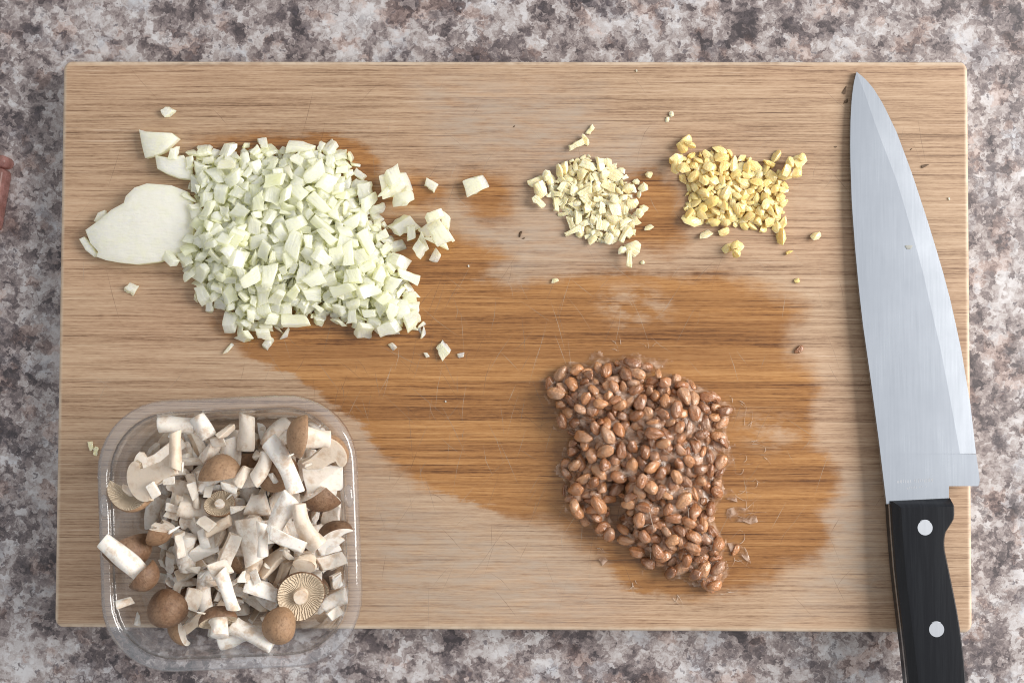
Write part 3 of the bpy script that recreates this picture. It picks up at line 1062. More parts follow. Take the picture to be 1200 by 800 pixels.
for (x, y, a, k, s, lab) in (
        (200, 131, 0.85, 2, 0.95, 'lone pinkish onion dice near the board edge above the onion heap'),
        (154, 341, -0.5, 7, 0.85, 'lone white onion dice beside the large uncut onion slice'),
        (503, 218, -0.45, 4, 0.95, 'lone greenish onion dice on a damp spot beside the upper onion clump'),
        (558, 215, 0.5, 9, 1.2, 'lone square white onion dice on its own damp patch towards the garlic'),
        (268, 408, 1.4, 11, 1.0, 'oblong onion dice poking out at the heap corner towards the mushroom tray'),
        (315, 406, 0.9, 3, 0.7, 'small onion cube lying at the heap edge towards the mushroom tray'),
        (521, 409, -0.9, 1, 0.85, 'pale green onion bit lying on damp wood past the heap corner'),
        (540, 415, 0.2, 12, 0.6, 'small pinkish onion sliver next to the pale green onion bit'),
        (500, 416, 1.9, 5, 0.42, 'tiny onion splinter between the heap corner and pale green bit'),
        (461, 406, 2.2, 13, 0.6, 'thin onion splinter sticking out under the heap edge')):
    single(BF, 'onion_dice', on_v[k], x, y, a, lab, 'onion', None, 0.0001, s)


# ------------------------------------------------------------------ garlic
rg = random.Random(21)
GARLIC = [(684, 178), (668, 184), (652, 202), (640, 218), (650, 248), (662, 258), (668, 272), (690, 284), (718, 286), (738, 278), (752, 262), (746, 236), (736, 206), (722, 188), (702, 182)]
ga = []
for _ in range(9):
    ga.append(hull_piece('garlic_piece', rg, rg.uniform(0.0045, 0.0078), rg.uniform(0.0032, 0.0050), rg.uniform(0.0018, 0.0032), 10, MAT['garlic'], 0.0004, 0.2, 0.07))
for _ in range(5):
    ga.append(lamina_piece('garlic_piece', rg, rg.uniform(0.006, 0.009), rg.uniform(0.0025, 0.004), 0.0016, MAT['garlic'], rg.uniform(20, 50), 0.0002))
F, sd, tg = area_heap(GARLIC, 0.0160, 0.018, ZT + 0.003, 0.0005, 0.0012, rg)
gl = heap(F, sd, tg, ga, rg, 230, 0.0012, (0.45, 1.1), True, stop=-0.005, tilt=0.5, edge=0.001)
print('garlic', len(gl))
for it in gl:
    tag(put('garlic_piece', it), ('curved cream garlic sliver' if it[0] in ga[9:] else 'chunky cream garlic bit') + ' of the garlic heap, ' + where(F, sd, it[2], (('onion heap', 430, 240), ('yellow ginger', 860, 230), ('far board edge', 695, 72), ('bean heap', 740, 420)), 0.005, 0.013), 'garlic', 'minced garlic heap')
for (x, y, a, k, s) in ((628, 215, .3, 9, 1.2), (634, 224, 2.0, 1, 1.2), (644, 215, 1.2, 3, 1.1), (645, 230, 2.6, 4, 1.2), (632, 238, 2.4, 10, 1.0), (640, 208, 1, 6, 1.0)):
    single(BF, 'garlic_piece', ga[k], x, y, a, 'garlic chip in the small spur at the onion side of the garlic heap', 'garlic', 'garlic chips of the spur', 0.0002, s)
for (x, y, a, k, s) in ((752, 222, .7, 2, .8), (744, 215, .2, 7, .7), (748, 228, 1.2, 5, .7), (741, 222, 1.9, 8, .8), (754, 245, .3, 0, 1.1), (748, 252, 1.3, 6, .9)):
    single(BF, 'garlic_piece', ga[k], x, y, a, 'garlic crumb scattered on the ginger side of the garlic heap', 'garlic', 'garlic crumbs towards the ginger', 0.0001, s)
for (x, y, a, k, s, lab) in (
        (692, 152, .9, 11, .75, 'tiny garlic chip at the very tip above the garlic heap'),
        (684, 164, 1.2, 4, 1.2, 'rounded garlic bit on top of the tapering end of the garlic heap'),
        (674, 171, .5, 12, 1.0, 'brownish flat garlic chip at the tapering end of the garlic heap'),
        (761, 205, .8, 0, .9, 'square garlic chip lying alone between garlic and ginger'),
        (760, 267, .2, 5, .9, 'small round garlic crumb lying alone past the garlic heap'),
        (737, 291, -.5, 3, 1.5, 'plump garlic chunk at the pointed tail of the garlic heap'),
        (727, 297, .9, 7, .9, 'small garlic bit tucked beside the plump tail chunk'),
        (735, 304, 1.55, 13, .9, 'thin upright garlic splinter at the end of the tail'),
        (752, 308, .4, 2, .35, 'tiny garlic speck beyond the tail splinter'),
        (786, 135, .9, 6, .55, 'tiny white garlic flake between the ginger and the board edge'),
        (782, 140, 1.5, 1, .4, 'tiniest white garlic flake between the ginger and the board edge'),
        (649, 328, .3, 8, .6, 'pale garlic crumb lying alone on damp wood below the garlic'),
        (827, 275, .2, 5, 1.25, 'smooth round garlic nub lying against the ginger heap')):
    single(BF, 'garlic_piece', ga[k], x, y, a, lab, 'garlic', None, 0.0001, s)

# ------------------------------------------------------------------ ginger
rg = random.Random(33)
GINGER = [(796, 188), (808, 176), (824, 176), (845, 166), (860, 178), (884, 184), (905, 196), (922, 200), (924, 226), (922, 250), (922, 270), (900, 270), (868, 266), (836, 262), (802, 258), (804, 234), (800, 210)]
gi = []
for _ in range(10):
    gi.append(hull_piece('ginger_piece', rg, rg.uniform(0.0038, 0.0062), rg.uniform(0.0030, 0.0043), rg.uniform(0.0022, 0.0034), 11, MAT['ginger'], 0.0003, 0.55, 0.06))
for _ in range(4):
    gi.append(hull_piece('ginger_piece', rg, rg.uniform(0.006, 0.0078), rg.uniform(0.0026, 0.0036), 0.0026, 11, MAT['ginger'], 0.0002, 0.5, 0.06))
F, sd, tg = area_heap(GINGER, 0.0165, 0.017, ZT + 0.003, 0.0005, 0.0014, rg)
gl = heap(F, sd, tg, gi, rg, 270, 0.0012, (0.5, 1.1), True, stop=-0.005, tilt=0.5, edge=0.001)
print('ginger', len(gl))
for it in gl:
    tag(put('ginger_piece', it), ('long yellow ginger stick' if it[0] in gi[10:] else 'stubby yellow ginger dice') + ' of the ginger heap, ' + where(F, sd, it[2], (('garlic', 690, 230), ('knife', 1010, 230), ('far board edge', 862, 72), ('bean heap', 800, 420)), 0.005, 0.013), 'ginger', 'diced ginger heap')
for (x, y, a, k, s) in ((792, 190, .3, 0, 1.2), (791, 198, 1.3, 1, 1.1), (798, 203, 2.3, 2, 1.2), (804, 166, .8, 3, 1.2), (799, 174, 2, 4, 1.1), (806, 172, .2, 5, 1)):
    single(BF, 'ginger_piece', gi[k], x, y, a, 'ginger dice at the ragged garlic-side corner of the ginger heap', 'ginger', 'ginger dice of the ragged corner', 0.0002, s)
for (x, y, a, k, s) in ((934, 189, .6, 6, 1.3), (930, 196, 1.6, 7, 1.0), (937, 186, 2.4, 8, .8), (922, 192, 1.5, 10, .8), (900, 190, 2.4, 11, 1.0), (908, 184, .9, 12, .9), (928, 205, .2, 2, 1.1), (918, 203, 1.4, 3, 1.1)):
    single(BF, 'ginger_piece', gi[k], x, y, a, 'ginger dice at the knife-side corner of the ginger heap', 'ginger', 'ginger dice towards the knife', 0.0002, s)
for (x, y, a, k, s) in ((853, 291, .6, 6, .9), (859, 294, 1.6, 7, .9), (864, 291, 2.4, 8, .9), (858, 288, .5, 1, .8), (861, 298, 1.5, 9, .8)):
    single(BF, 'ginger_piece', gi[k], x, y, a, 'ginger crumb in the small separate cluster off the ginger heap', 'ginger', 'ginger crumbs of the small cluster', 0.0003, s)
for (x, y, a, k, s, lab) in (
        (955, 277, .5, 10, .75, 'small ginger stick lying alone towards the knife'),
        (926, 297, .1, 11, .6, 'thin ginger sliver lying alone below the ginger heap'),
        (914, 279, 1.5, 12, 1.1, 'pointed ginger chip sticking out at the ginger heap corner'),
        (933, 329, .3, 4, .5, 'tiny ginger crumb alone on the wood between ginger and beans'),
        (849, 272, .5, 3, 1.0, 'small ginger cube in front of the ginger heap beside the round nub'),
        (812, 258, -.08, 13, 1.5, 'wide flat ginger slab at the square corner of the ginger heap')):
    single(BF, 'ginger_piece', gi[k], x, y, a, lab, 'ginger', None, 0.0001, s)


# ------------------------------------------------------------------ fermented soybeans
def bean_piece(rg, lx, ly, lz, dent, split=0.0):
    bm = bmesh.new()
    bmesh.ops.create_icosphere(bm, subdivisions=3, radius=1.0)
    ph = [rg.uniform(0, 6.28) for _ in range(6)]
    for v in bm.verts:
        x, y, z = v.co
        bl = 1 + 0.14 * math.sin(2.1 * x + ph[0]) * math.cos(2.5 * y + ph[1]) + 0.085 * math.sin(5 * y + ph[2]) * math.sin(4 * z + ph[3]) + 0.05 * math.sin(9 * x + ph[4]) * math.sin(8 * z + ph[5])
        hil = 1 - dent * math.exp(-((y - 1) ** 2 + (x * 0.8) ** 2 + z * z) * 2.2)
        if split:
            hil *= 1 - split * math.exp(-(z * 6) ** 2)
        px = math.copysign(abs(x) ** 0.9, x)
        v.co = (px * lx / 2 * bl, y * ly / 2 * bl * hil, z * lz / 2 * bl * hil)
    return Piece(bm_mesh('natto_bean', bm, MAT['natto'], True))


rg = random.Random(44)
NATTO = [(655, 428), (700, 424), (735, 416), (762, 424), (798, 436), (822, 448), (845, 458), (858, 478), (858, 500), (853, 560), (846, 590), (852, 630), (854, 660), (842, 684), (818, 690), (790, 676),
         (760, 668), (738, 658), (722, 640), (702, 628), (682, 612), (660, 590), (656, 556), (660, 520), (650, 490), (640, 465), (644, 442)]
_nc = np.array(NATTO).mean(0)
NATTO = [tuple(_nc + (np.array(p) - _nc) * 1.085) for p in NATTO]
bn = [bean_piece(rg, rg.uniform(0.0064, 0.0088), rg.uniform(0.0048, 0.0060), rg.uniform(0.0042, 0.0054), rg.uniform(0.05, 0.35), rg.choice((0, 0, 0.08, 0.16))) for _ in range(10)]
bs = [bean_piece(rg, rg.uniform(0.0052, 0.0068), rg.uniform(0.0040, 0.005), rg.uniform(0.0020, 0.0036), 0.55, 0.25) for _ in range(5)]
F, sd, tg = area_heap(NATTO, 0.021, 0.030, ZT + 0.006, 0.0007, 0.0016, rg, 0.0055)
# the furrow across the heap
fur = np.array([(P(730, 610, ZT + .02).x, P(730, 610, ZT + .02).y), (P(724, 570, ZT + .02).x, P(724, 570, ZT + .02).y)])
e = fur[1] - fur[0]
tt = np.clip(((F.X - fur[0, 0]) * e[0] + (F.Y - fur[0, 1]) * e[1]) / (e @ e), 0, 1)
dfur = np.hypot(F.X - fur[0, 0] - e[0] * tt, F.Y - fur[0, 1] - e[1] * tt)
tg = tg - 0.009 * np.exp(-(dfur / 0.006) ** 2) * np.clip(sd / 0.01, 0, 1)
tgt = np.maximum(tg, ZT)


def low_piece(pc, sub):
    """coarser triangles of a bean for settling"""
    q = Piece(pc.me)
    bm = bmesh.new()
    bmesh.ops.create_icosphere(bm, subdivisions=2, radius=1.0)
    s = pc.v.max(0)
    q.v_low = None
    bm.free()
    return q


fill = heap(F, sd, tgt - 0.0075, bn, rg, 400, 0.0013, (0.9, 1.05), False, stop=0.0, tilt=0.4, edge=0.004, nflat=1, nrand=0, tries=4)
print('natto fill', len(fill))
F.cov[:] = 0
if fill:
    tag(mesh_obj('soybean_heap', joined('soybean_heap', fill, MAT['natto'])), 'brown soybeans packed beneath the surface of the sticky bean heap', 'bean', None, 'stuff')
top = heap(F, sd, tgt, bn + bs, rg, 294, 0.0011, (0.86, 1.10), True, [5] * 10 + [7] * 5, tilt=0.5, edge=0.0006, nflat=2, nrand=0, tries=4)
print('NATTO', F.h.max() - ZT, np.percentile(F.h[sd > 0.005], [5, 50, 95]) - ZT)
for it in top:
    tag(put('natto_bean', it), ('shrunken brown soybean' if it[0] in bs else 'plump brown soybean') + ' of the sticky bean heap, ' + where(F, sd, it[2], (('mushroom tray', 420, 600), ('knife handle', 1080, 680), ('ginger', 840, 280), ('near board edge', 740, 738), ('onion heap', 480, 380))), 'bean', 'beans of the sticky heap')
single(BF, 'natto_bean', bs[0], 935, 410, 0.9, 'lone small brown soybean on damp wood between the bean heap and knife', 'bean', None, 0.0002, 0.75)
single(BF, 'natto_bean', bs[1], 861, 643, 1.2, 'small brown soybean bit caught in the sticky strings beside the heap', 'bean', None, 0.0002, 0.8)

# the sticky film between the beans: its surface sags below the bean tops
hb = blur(F.h, 3)
step = 1
goo = hb - 0.0002
rr = np.random.RandomState(4)
nz = blur(rr.rand(*goo.shape), 4)
nz = (nz - nz.mean()) / nz.std()
goo = goo + nz * 0.0006
mask = (sd > -0.0005) & (goo > ZT + 0.0006)
idx = -np.ones(goo.shape, int)
gv, gf = [], []
for j in range(0, F.ny, step):
    for i in range(0, F.nx, step):
        if mask[j, i]:
            idx[j, i] = len(gv)
            gv.append((F.X[j, i], F.Y[j, i], goo[j, i]))
for j in range(0, F.ny - step, step):
    for i in range(0, F.nx - step, step):
        q = (idx[j, i], idx[j, i + step], idx[j + step, i + step], idx[j + step, i])
        if min(q) >= 0:
            gf.append(q)
og = mesh_obj('bean_slime', py_mesh('bean_slime', gv, gf, MAT['goo'], True))
tag(og, 'whitish sticky film stretched between the brown fermented soybeans', 'slime', None, 'stuff')


# strings of slime: thin tubes over the heap and out onto the board
def tube(V, Fc, pts, rad, seg=5):
    pts = [Vector(p) for p in pts]
    b = len(V)
    k = len(pts)
    for i, p in enumerate(pts):
        t = (pts[min(i + 1, k - 1)] - pts[max(i - 1, 0)]).normalized()
        a = t.orthogonal().normalized()
        c = t.cross(a)
        r = rad(i / (k - 1)) if callable(rad) else rad
        for s in range(seg):
            an = 2 * PI * s / seg
            V.append(p + a * (r * math.cos(an)) + c * (r * math.sin(an)))
    for i in range(k - 1):
        for s in range(seg):
            Fc.append((b + i * seg + s, b + i * seg + (s + 1) % seg, b + (i + 1) * seg + (s + 1) % seg, b + (i + 1) * seg + s))
    Fc.append(tuple(b + s for s in range(seg))[::-1])
    Fc.append(tuple(b + (k - 1) * seg + s for s in range(seg)))


V, Fc = [], []


def hz(x, y):
    i, j = int((x - F.x0) / F.res), int((y - F.y0) / F.res)
    if 0 <= i < F.nx and 0 <= j < F.ny:
        return F.h[j, i]
    return ZT


inner = np.argwhere(sd > 0.003)
for _ in range(40):
    j, i = inner[rg.randrange(len(inner))]
    x, y = F.x0 + i * F.res, F.y0 + j * F.res
    a = rg.uniform(0, 2 * PI)
    ln = rg.uniform(0.004, 0.012)
    x2, y2 = x + ln * math.cos(a), y + ln * math.sin(a)
    za, zb = hz(x, y), hz(x2, y2)
    if zb < ZT + 0.002:
        continue
    pts = [(x + (x2 - x) * t, y + (y2 - y) * t, max(za + (zb - za) * t - 0.0006 * math.sin(PI * t), 0)) for t in np.linspace(0, 1, 7)]
    tube(V, Fc, pts, rg.uniform(0.00008, 0.00022), 4)
for (x, y, a, ln) in ((862, 470, .3, 18), (868, 545, -.3, 22), (860, 575, -.7, 34), (860, 610, -.2, 38), (866, 640, -.5, 26), (858, 655, -1.0, 20), (880, 520, .9, 16), (885, 560, -1.2, 14), (790, 694, -1.6, 20), (745, 682, -1.8, 14), (870, 600, .5, 30), (700, 640, -2.2, 12), (850, 690, -.6, 16), (875, 500, 1.3, 20), (892, 535, .2, 14), (760, 412, 1.2, 14), (725, 408, 2.4, 12)):
    for q in range(3):
        pts = []
        X0, Y0, A = x + rg.gauss(0, 3), y + rg.gauss(0, 3), a + rg.gauss(0, .35)
        kq = rg.gauss(0, .22)
        for t in np.linspace(0, 1, 9):
            A += kq + rg.gauss(0, .08)
            X0 += ln / 9 * math.cos(A)
            Y0 -= ln / 9 * math.sin(A)
            p = P(X0, Y0, ZT)
            pts.append((p.x, p.y, max(ZT + 0.0002, min(hz(p.x, p.y), ZT + 0.004)) + 0.0002))
        r0 = rg.uniform(0.00004, 0.00013)
        tube(V, Fc, pts, lambda t, r0=r0: r0 * (1.25 - t) * (1 + 0.5 * math.sin(7 * t)), 5)
for (pts, lab) in (
        ([(852, 596), (864, 592), (876, 596), (886, 604), (888, 611), (880, 614), (870, 610), (858, 612), (850, 606)], 'wide pale slime smear reaching from the bean heap towards the knife'),
        ([(852, 636), (862, 634), (870, 640), (877, 650), (880, 660), (874, 656), (866, 648), (856, 646)], 'curved slime smear trailing from the near end of the bean heap'),
        ([(846, 574), (856, 572), (862, 578), (864, 588), (858, 586), (850, 584)], 'short slime smear on the knife side of the bean heap'),
        ([(700, 640), (708, 646), (712, 656), (706, 662), (700, 652)], 'small slime smear at the tray side of the bean heap')):
    w = [P(x, y, ZT) for x, y in pts]
    c = sum(w, Vector((0, 0, 0))) / len(w)
    tag(mesh_obj('slime_smear', sheet_mesh('slime_smear', [(p.x - c.x, p.y - c.y) for p in w], 0.0005, 0.0006, MAT['goo'], jit=0.00008, seed=len(pts)), None, (c.x, c.y, ZT + 0.0001)), lab, 'slime')
tag(mesh_obj('slime_strings', py_mesh('slime_strings', V, Fc, MAT['strand'], True)), 'fine pale sticky strings trailing from the bean heap onto the wood', 'slime', None, 'stuff')


# ================================================================== clear plastic tray
TRAY_Z = ZT + 0.0004
TRAY_H = 0.043
ztop = TRAY_Z + TRAY_H
TC = (P(267, 625, ztop) + Vector((0, 0, 0)))
TA = math.radians(2.6)
HX = 303 * MMPX(ztop) / 2
HY = 316 * MMPX(ztop) / 2


def rrect(hx, hy, r, k=9):
    pts = []
    for (sx, sy, a0) in ((1, 1, 0), (-1, 1, PI / 2), (-1, -1, PI), (1, -1, 1.5 * PI)):
        for i in range(k + 1):
            a = a0 + PI / 2 * i / k
            pts.append((sx * (hx - r) + r * math.cos(a), sy * (hy - r) + r * math.sin(a)))
        # straight run: a few points so that ribs and notches can bend it
        nxt = {0: (-1, 1), PI / 2: (-1, -1), PI: (1, -1), 1.5 * PI: (1, 1)}[a0]
        x0, y0 = pts[-1]
        an = a0 + PI / 2
        x1, y1 = nxt[0] * (hx - r) + r * math.cos(an), nxt[1] * (hy - r) + r * math.sin(an)
        for i in range(1, 16):
            pts.append((x0 + (x1 - x0) * i / 16, y0 + (y1 - y0) * i / 16))
    return pts


def tray_surface(profile, notch=True):
    """profile: (inset from the rim edge, z)"""
    V, Fc = [], []
    for (ins, z) in profile:
        pl = rrect(HX - ins, HY - ins, max(0.030 - ins * 0.65, 0.010))
        K = len(pl)
        for i, (x, y) in enumerate(pl):
            V.append((x, y, z))
    nr = len(profile)
    for r in range(nr - 1):
        for i in range(K):
            Fc.append((r * K + i, r * K + (i + 1) % K, (r + 1) * K + (i + 1) % K, (r + 1) * K + i))
    return V, Fc, K


def solid(V, Fc, K, nr, cap_last):
    V = list(V)
    Fc = list(Fc)
    if cap_last:
        c = len(V)
        V.append((0, 0, V[(nr - 1) * K][2]))
        Fc += [((nr - 1) * K + i, (nr - 1) * K + (i + 1) % K, c) for i in range(K)]
    return V, Fc


tray = empty('plastic_tray', (TC.x, TC.y, TRAY_Z))
tray.rotation_euler = (0, 0, TA)
tag(tray, 'clear plastic tray with rounded corners holding chopped mushrooms, on the board corner', 'tray')
# wall and floor in one thin sheet, the rolled rim is its own part
wall_prof = [(0.0050, 0.0405), (0.0058, 0.0385), (0.0066, 0.0335), (0.0072, 0.0322), (0.0080, 0.0315), (0.0100, 0.0160), (0.0108, 0.0100), (0.0122, 0.0040), (0.0145, 0.0012), (0.018, 0.0003)]
V, Fc, K = tray_surface(wall_prof)
V, Fc = solid(V, Fc, K, len(wall_prof), True)
ow = mesh_obj('wall', py_mesh('wall', V, Fc, MAT['clear'], True), tray)
md = ow.modifiers.new('sheet', 'SOLIDIFY')
md.thickness = 0.0004
md.offset = 1
rim_prof = [(-0.0002, TRAY_H - 0.0052), (0.0, TRAY_H - 0.0022), (0.0004, TRAY_H - 0.0007), (0.0013, TRAY_H), (0.0036, TRAY_H), (0.0044, TRAY_H - 0.0006), (0.0048, TRAY_H - 0.0022)]
V, Fc, K = tray_surface(rim_prof)
orr = mesh_obj('rim', py_mesh('rim', V, Fc, MAT['clear'], True), tray)
md = orr.modifiers.new('sheet', 'SOLIDIFY')
md.thickness = 0.0004
md.offset = 1
# small moulded notches in the rim halfway along two sides
for s in (1, -1):
    bm = bmesh.new()
    bmesh.ops.create_uvsphere(bm, u_segments=16, v_segments=8, radius=1)
    for v in bm.verts:
        v.co = (v.co.x * 0.0022, v.co.y * 0.005, v.co.z * 0.0016)
    mesh_obj('rim_notch', bm_mesh('rim_notch', bm, MAT['clear'], True), tray, (s * (HX - 0.0030), 0.014, TRAY_H + 0.0002))

# ================================================================== mushrooms
FL, CP, GL = MAT['flesh'], MAT['cap'], MAT['gills']


def stem_mesh(rg, L, r0, r1, bend, half=False, mats=(FL,), seg=14, rings=8, flare=0.0):
    """lying along x, bent in the xy plane, cut ends"""
    V, Fc = [], []
    ph = rg.uniform(0, 6.3)
    for i in range(rings + 1):
        t = i / rings
        x = (t - 0.5) * L
        y = bend * (1 - (2 * t - 1) ** 2)
        r = r0 + (r1 - r0) * t + flare * max(0, t - 0.75) * 2
        r *= 1 + 0.09 * math.sin(5 * t + ph)
        dydt = bend * (-4 * (2 * t - 1))
        tx, ty = L, dydt
        ln = math.hypot(tx, ty)
        nx, ny = -ty / ln, tx / ln
        tiltx = 0.0
        if i == 0:
            tiltx = rg.uniform(-0.5, 0.5)
        if i == rings:
            tiltx = rg.uniform(-0.5, 0.5)
        for s in range(seg):
            a = (PI * s / (seg - 1)) if half else 2 * PI * s / seg
            rr_ = r * (1 + 0.09 * math.sin(2 * a + ph + 2 * t) + 0.06 * math.sin(3 * a + 2 * ph - 5 * t) + 0.03 * math.sin(7 * a + 9 * t))
            ca, sa = math.cos(a) * rr_, math.sin(a) * rr_
            V.append((x + nx * ca + tiltx * ca, y + ny * ca, sa))
    for i in range(rings):
        for s in range(seg):
            Fc.append((i * seg + s, (i + 1) * seg + s, (i + 1) * seg + (s + 1) % seg, i * seg + (s + 1) % seg))
    Fc.append(tuple(range(seg)))
    Fc.append(tuple(rings * seg + s for s in range(seg))[::-1])
    bm = bmesh.new()
    vs = [bm.verts.new(v) for v in V]
    for f in Fc:
        bm.faces.new([vs[i] for i in f])
    bm.normal_update()
    ed = [e for e in bm.edges if len(e.link_faces) == 2 and e.calc_face_angle(0) > 0.8]
    bmesh.ops.bevel(bm, geom=ed, offset=0.0004, segments=2, affect='EDGES', profile=0.5, clamp_overlap=True)
    me = bm_mesh('mushroom_stem', bm, list(mats), True)
    me.set_sharp_from_angle(angle=math.radians(50))
    return me


def cap_bm(rg, R, h, seg=30, stub=0.30):
    """dome up; slots: 0 skin, 1 gills, 2 flesh"""
    prof = [(0.0, h), (0.18, h * 0.985), (0.36, h * 0.94), (0.54, h * 0.85), (0.70, h * 0.70), (0.84, h * 0.50), (0.94, h * 0.26), (0.995, h * 0.04), (1.0, -h * 0.08), (0.965, -h * 0.17), (0.90, -h * 0.15),
            (0.80, -h * 0.03), (0.62, h * 0.10), (0.42, h * 0.12), (stub + 0.02, h * 0.06), (stub, -h * 0.18), (stub * 0.98, -h * 0.30), (0.0, -h * 0.30)]
    sl = [0] * 9 + [1] * 5 + [2] * 3
    bm = bmesh.new()
    ph = [rg.uniform(0, 6.3) for _ in range(3)]
    rows = []
    for (r, z) in prof:
        if r == 0:
            rows.append([bm.verts.new((0, 0, z))])
            continue
        row = []
        for s in range(seg):
            a = 2 * PI * s / seg
            k = 1 + 0.05 * math.sin(2 * a + ph[0]) + 0.03 * math.sin(3 * a + ph[1])
            row.append(bm.verts.new((R * r * k * math.cos(a), R * r * k * math.sin(a), z + 0.04 * h * math.sin(3 * a + ph[2]) * r)))
        rows.append(row)
    for i in range(len(prof) - 1):
        A, B = rows[i], rows[i + 1]
        for s in range(seg):
            s2 = (s + 1) % seg
            if len(A) == 1:
                f = bm.faces.new([A[0], B[s], B[s2]])
            elif len(B) == 1:
                f = bm.faces.new([A[s], B[0], A[s2]])
            else:
                f = bm.faces.new([A[s], B[s], B[s2], A[s2]])
            f.material_index = sl[min(i, len(sl) - 1)]
    bmesh.ops.recalc_face_normals(bm, faces=bm.faces)
    return bm


def cap_mesh(rg, R, h, cut=None, name='mushroom_cap'):
    bm = cap_bm(rg, R, h)
    for (co, no) in (cut or []):
        r = bmesh.ops.bisect_plane(bm, geom=list(bm.verts) + list(bm.edges) + list(bm.faces), plane_co=co, plane_no=no, clear_outer=True)
        ed = [e for e in r['geom_cut'] if isinstance(e, bmesh.types.BMEdge)]
        n0 = set(bm.faces)
        bmesh.ops.holes_fill(bm, edges=ed, sides=0)
        for f in bm.faces:
            if f not in n0:
                f.material_index = 2
    me = bm_mesh(name, bm, [CP, GL, FL], True)
    me.set_sharp_from_angle(angle=math.radians(45))
    # centre it
    v = np.array([x.co[:] for x in me.vertices])
    c = (v.max(0) + v.min(0)) / 2
    me.transform(Matrix.Translation(-Vector(c)))
    return me


def slice_mesh(rg, W, H, th):
    """a lengthwise slice: cap arch on a stem, flesh faces with a brown skin rim"""
    out = []
    for t in np.linspace(PI * 1.02, -PI * 0.02, 15):
        out.append((W / 2 * math.cos(t), H * 0.28 + H * 0.30 * math.sin(t), 1))
    sw = W * rg.uniform(0.16, 0.24)
    out += [(W * 0.40, H * 0.20, 0), (W * 0.26, H * 0.22, 0), (sw, H * 0.10, 0), (sw * 0.85, -H * 0.25, 0), (sw * 1.1, -H * 0.46, 0), (-sw * 0.9, -H * 0.44, 0), (-sw * 0.8, -H * 0.2, 0), (-sw, H * 0.10, 0), (-W * 0.26, H * 0.22, 0), (-W * 0.40, H * 0.20, 0)]
    k = len(out)
    bm = bmesh.new()
    b = rg.uniform(-9, 9)
    lo_ = [bm.verts.new((x, y, -th / 2 + b * x * x)) for x, y, _ in out]
    hi_ = [bm.verts.new((x * 0.97, y * 0.98, th / 2 + b * x * x)) for x, y, _ in out]
    bm.faces.new(lo_[::-1]).material_index = 2
    bm.faces.new(hi_).material_index = 2
    for i in range(k):
        f = bm.faces.new([lo_[i], lo_[(i + 1) % k], hi_[(i + 1) % k], hi_[i]])
        f.material_index = 0 if out[i][2] and out[(i + 1) % k][2] else (1 if i in (14, 15, 23, 24) else 2)
    bmesh.ops.triangulate(bm, faces=[f for f in bm.faces if len(f.verts) > 4])
    return bm_mesh('mushroom_slice', bm, [CP, GL, FL], False)


rg = random.Random(77)
stems = [Piece(stem_mesh(rg, rg.uniform(0.014, 0.024), rg.uniform(0.0030, 0.0042), rg.uniform(0.0030, 0.0046), rg.uniform(-0.003, 0.003))) for _ in range(7)]
halves = [Piece(stem_mesh(rg, rg.uniform(0.012, 0.020), rg.uniform(0.0042, 0.0058), rg.uniform(0.0042, 0.0062), rg.uniform(-0.002, 0.002), True)) for _ in range(5)]
chunks = [hull_piece('mushroom_chunk', rg, rg.uniform(0.010, 0.016), rg.uniform(0.006, 0.009), rg.uniform(0.004, 0.0065), 13, [FL], 0.0004, 0.35) for _ in range(7)]
shards = [lamina_piece('mushroom_chunk', rg, rg.uniform(0.010, 0.016), rg.uniform(0.005, 0.008), rg.uniform(0.0018, 0.0028), [FL], rg.uniform(6, 18), 0.0003, 0.5) for _ in range(4)]
slices = [Piece(slice_mesh(rg, rg.uniform(0.013, 0.018), rg.uniform(0.018, 0.024), rg.uniform(0.0025, 0.004))) for _ in range(4)]
hcaps = [Piece(cap_mesh(rg, rg.uniform(0.0080, 0.0105), rg.uniform(0.0055, 0.0075), [((0, 0, 0), (1, 0.1, rg.uniform(-.2, .2)))])) for _ in range(4)]
qcaps = [Piece(cap_mesh(rg, rg.uniform(0.0090, 0.0115), rg.uniform(0.006, 0.008), [((0, 0, 0), (1, 0.1, 0)), ((0, 0.001, 0), (0.1, 1, 0.1))])) for _ in range(3)]
caps = [Piece(cap_mesh(rg, rg.uniform(0.0075, 0.0095), rg.uniform(0.0055, 0.007))) for _ in range(3)]
KIND = {id(p): k for k, L in (('mushroom_stem', stems + halves), ('mushroom_chunk', chunks + shards), ('mushroom_slice', slices), ('mushroom_cap', hcaps + qcaps + caps)) for p in L}
MLAB = {'mushroom_stem': 'cut white mushroom stem in the tray',
        'mushroom_chunk': 'pale mushroom chunk in the tray',
        'mushroom_slice': 'flat mushroom slice in the tray',
        'mushroom_cap': 'cut brown mushroom cap in the tray'}
MG = {'mushroom_stem': 'mushroom stems in the tray', 'mushroom_chunk': 'mushroom chunks in the tray', 'mushroom_slice': 'mushroom slices in the tray', 'mushroom_cap': 'mushroom cap pieces in the tray'}

MF = Field(TC.x - HX - 0.03, TC.y - HY - 0.03, TC.x + HX + 0.03, TC.y + HY + 0.03, 0.0009)
ct, st = math.cos(TA), math.sin(TA)
LX = (MF.X - TC.x) * ct + (MF.Y - TC.y) * st
LY = -(MF.X - TC.x) * st + (MF.Y - TC.y) * ct


def rr_sd(hx, hy, r):
    qx, qy = np.abs(LX) - hx + r, np.abs(LY) - hy + r
    return r - np.hypot(np.maximum(qx, 0), np.maximum(qy, 0)) - np.minimum(np.maximum(qx, qy), 0)


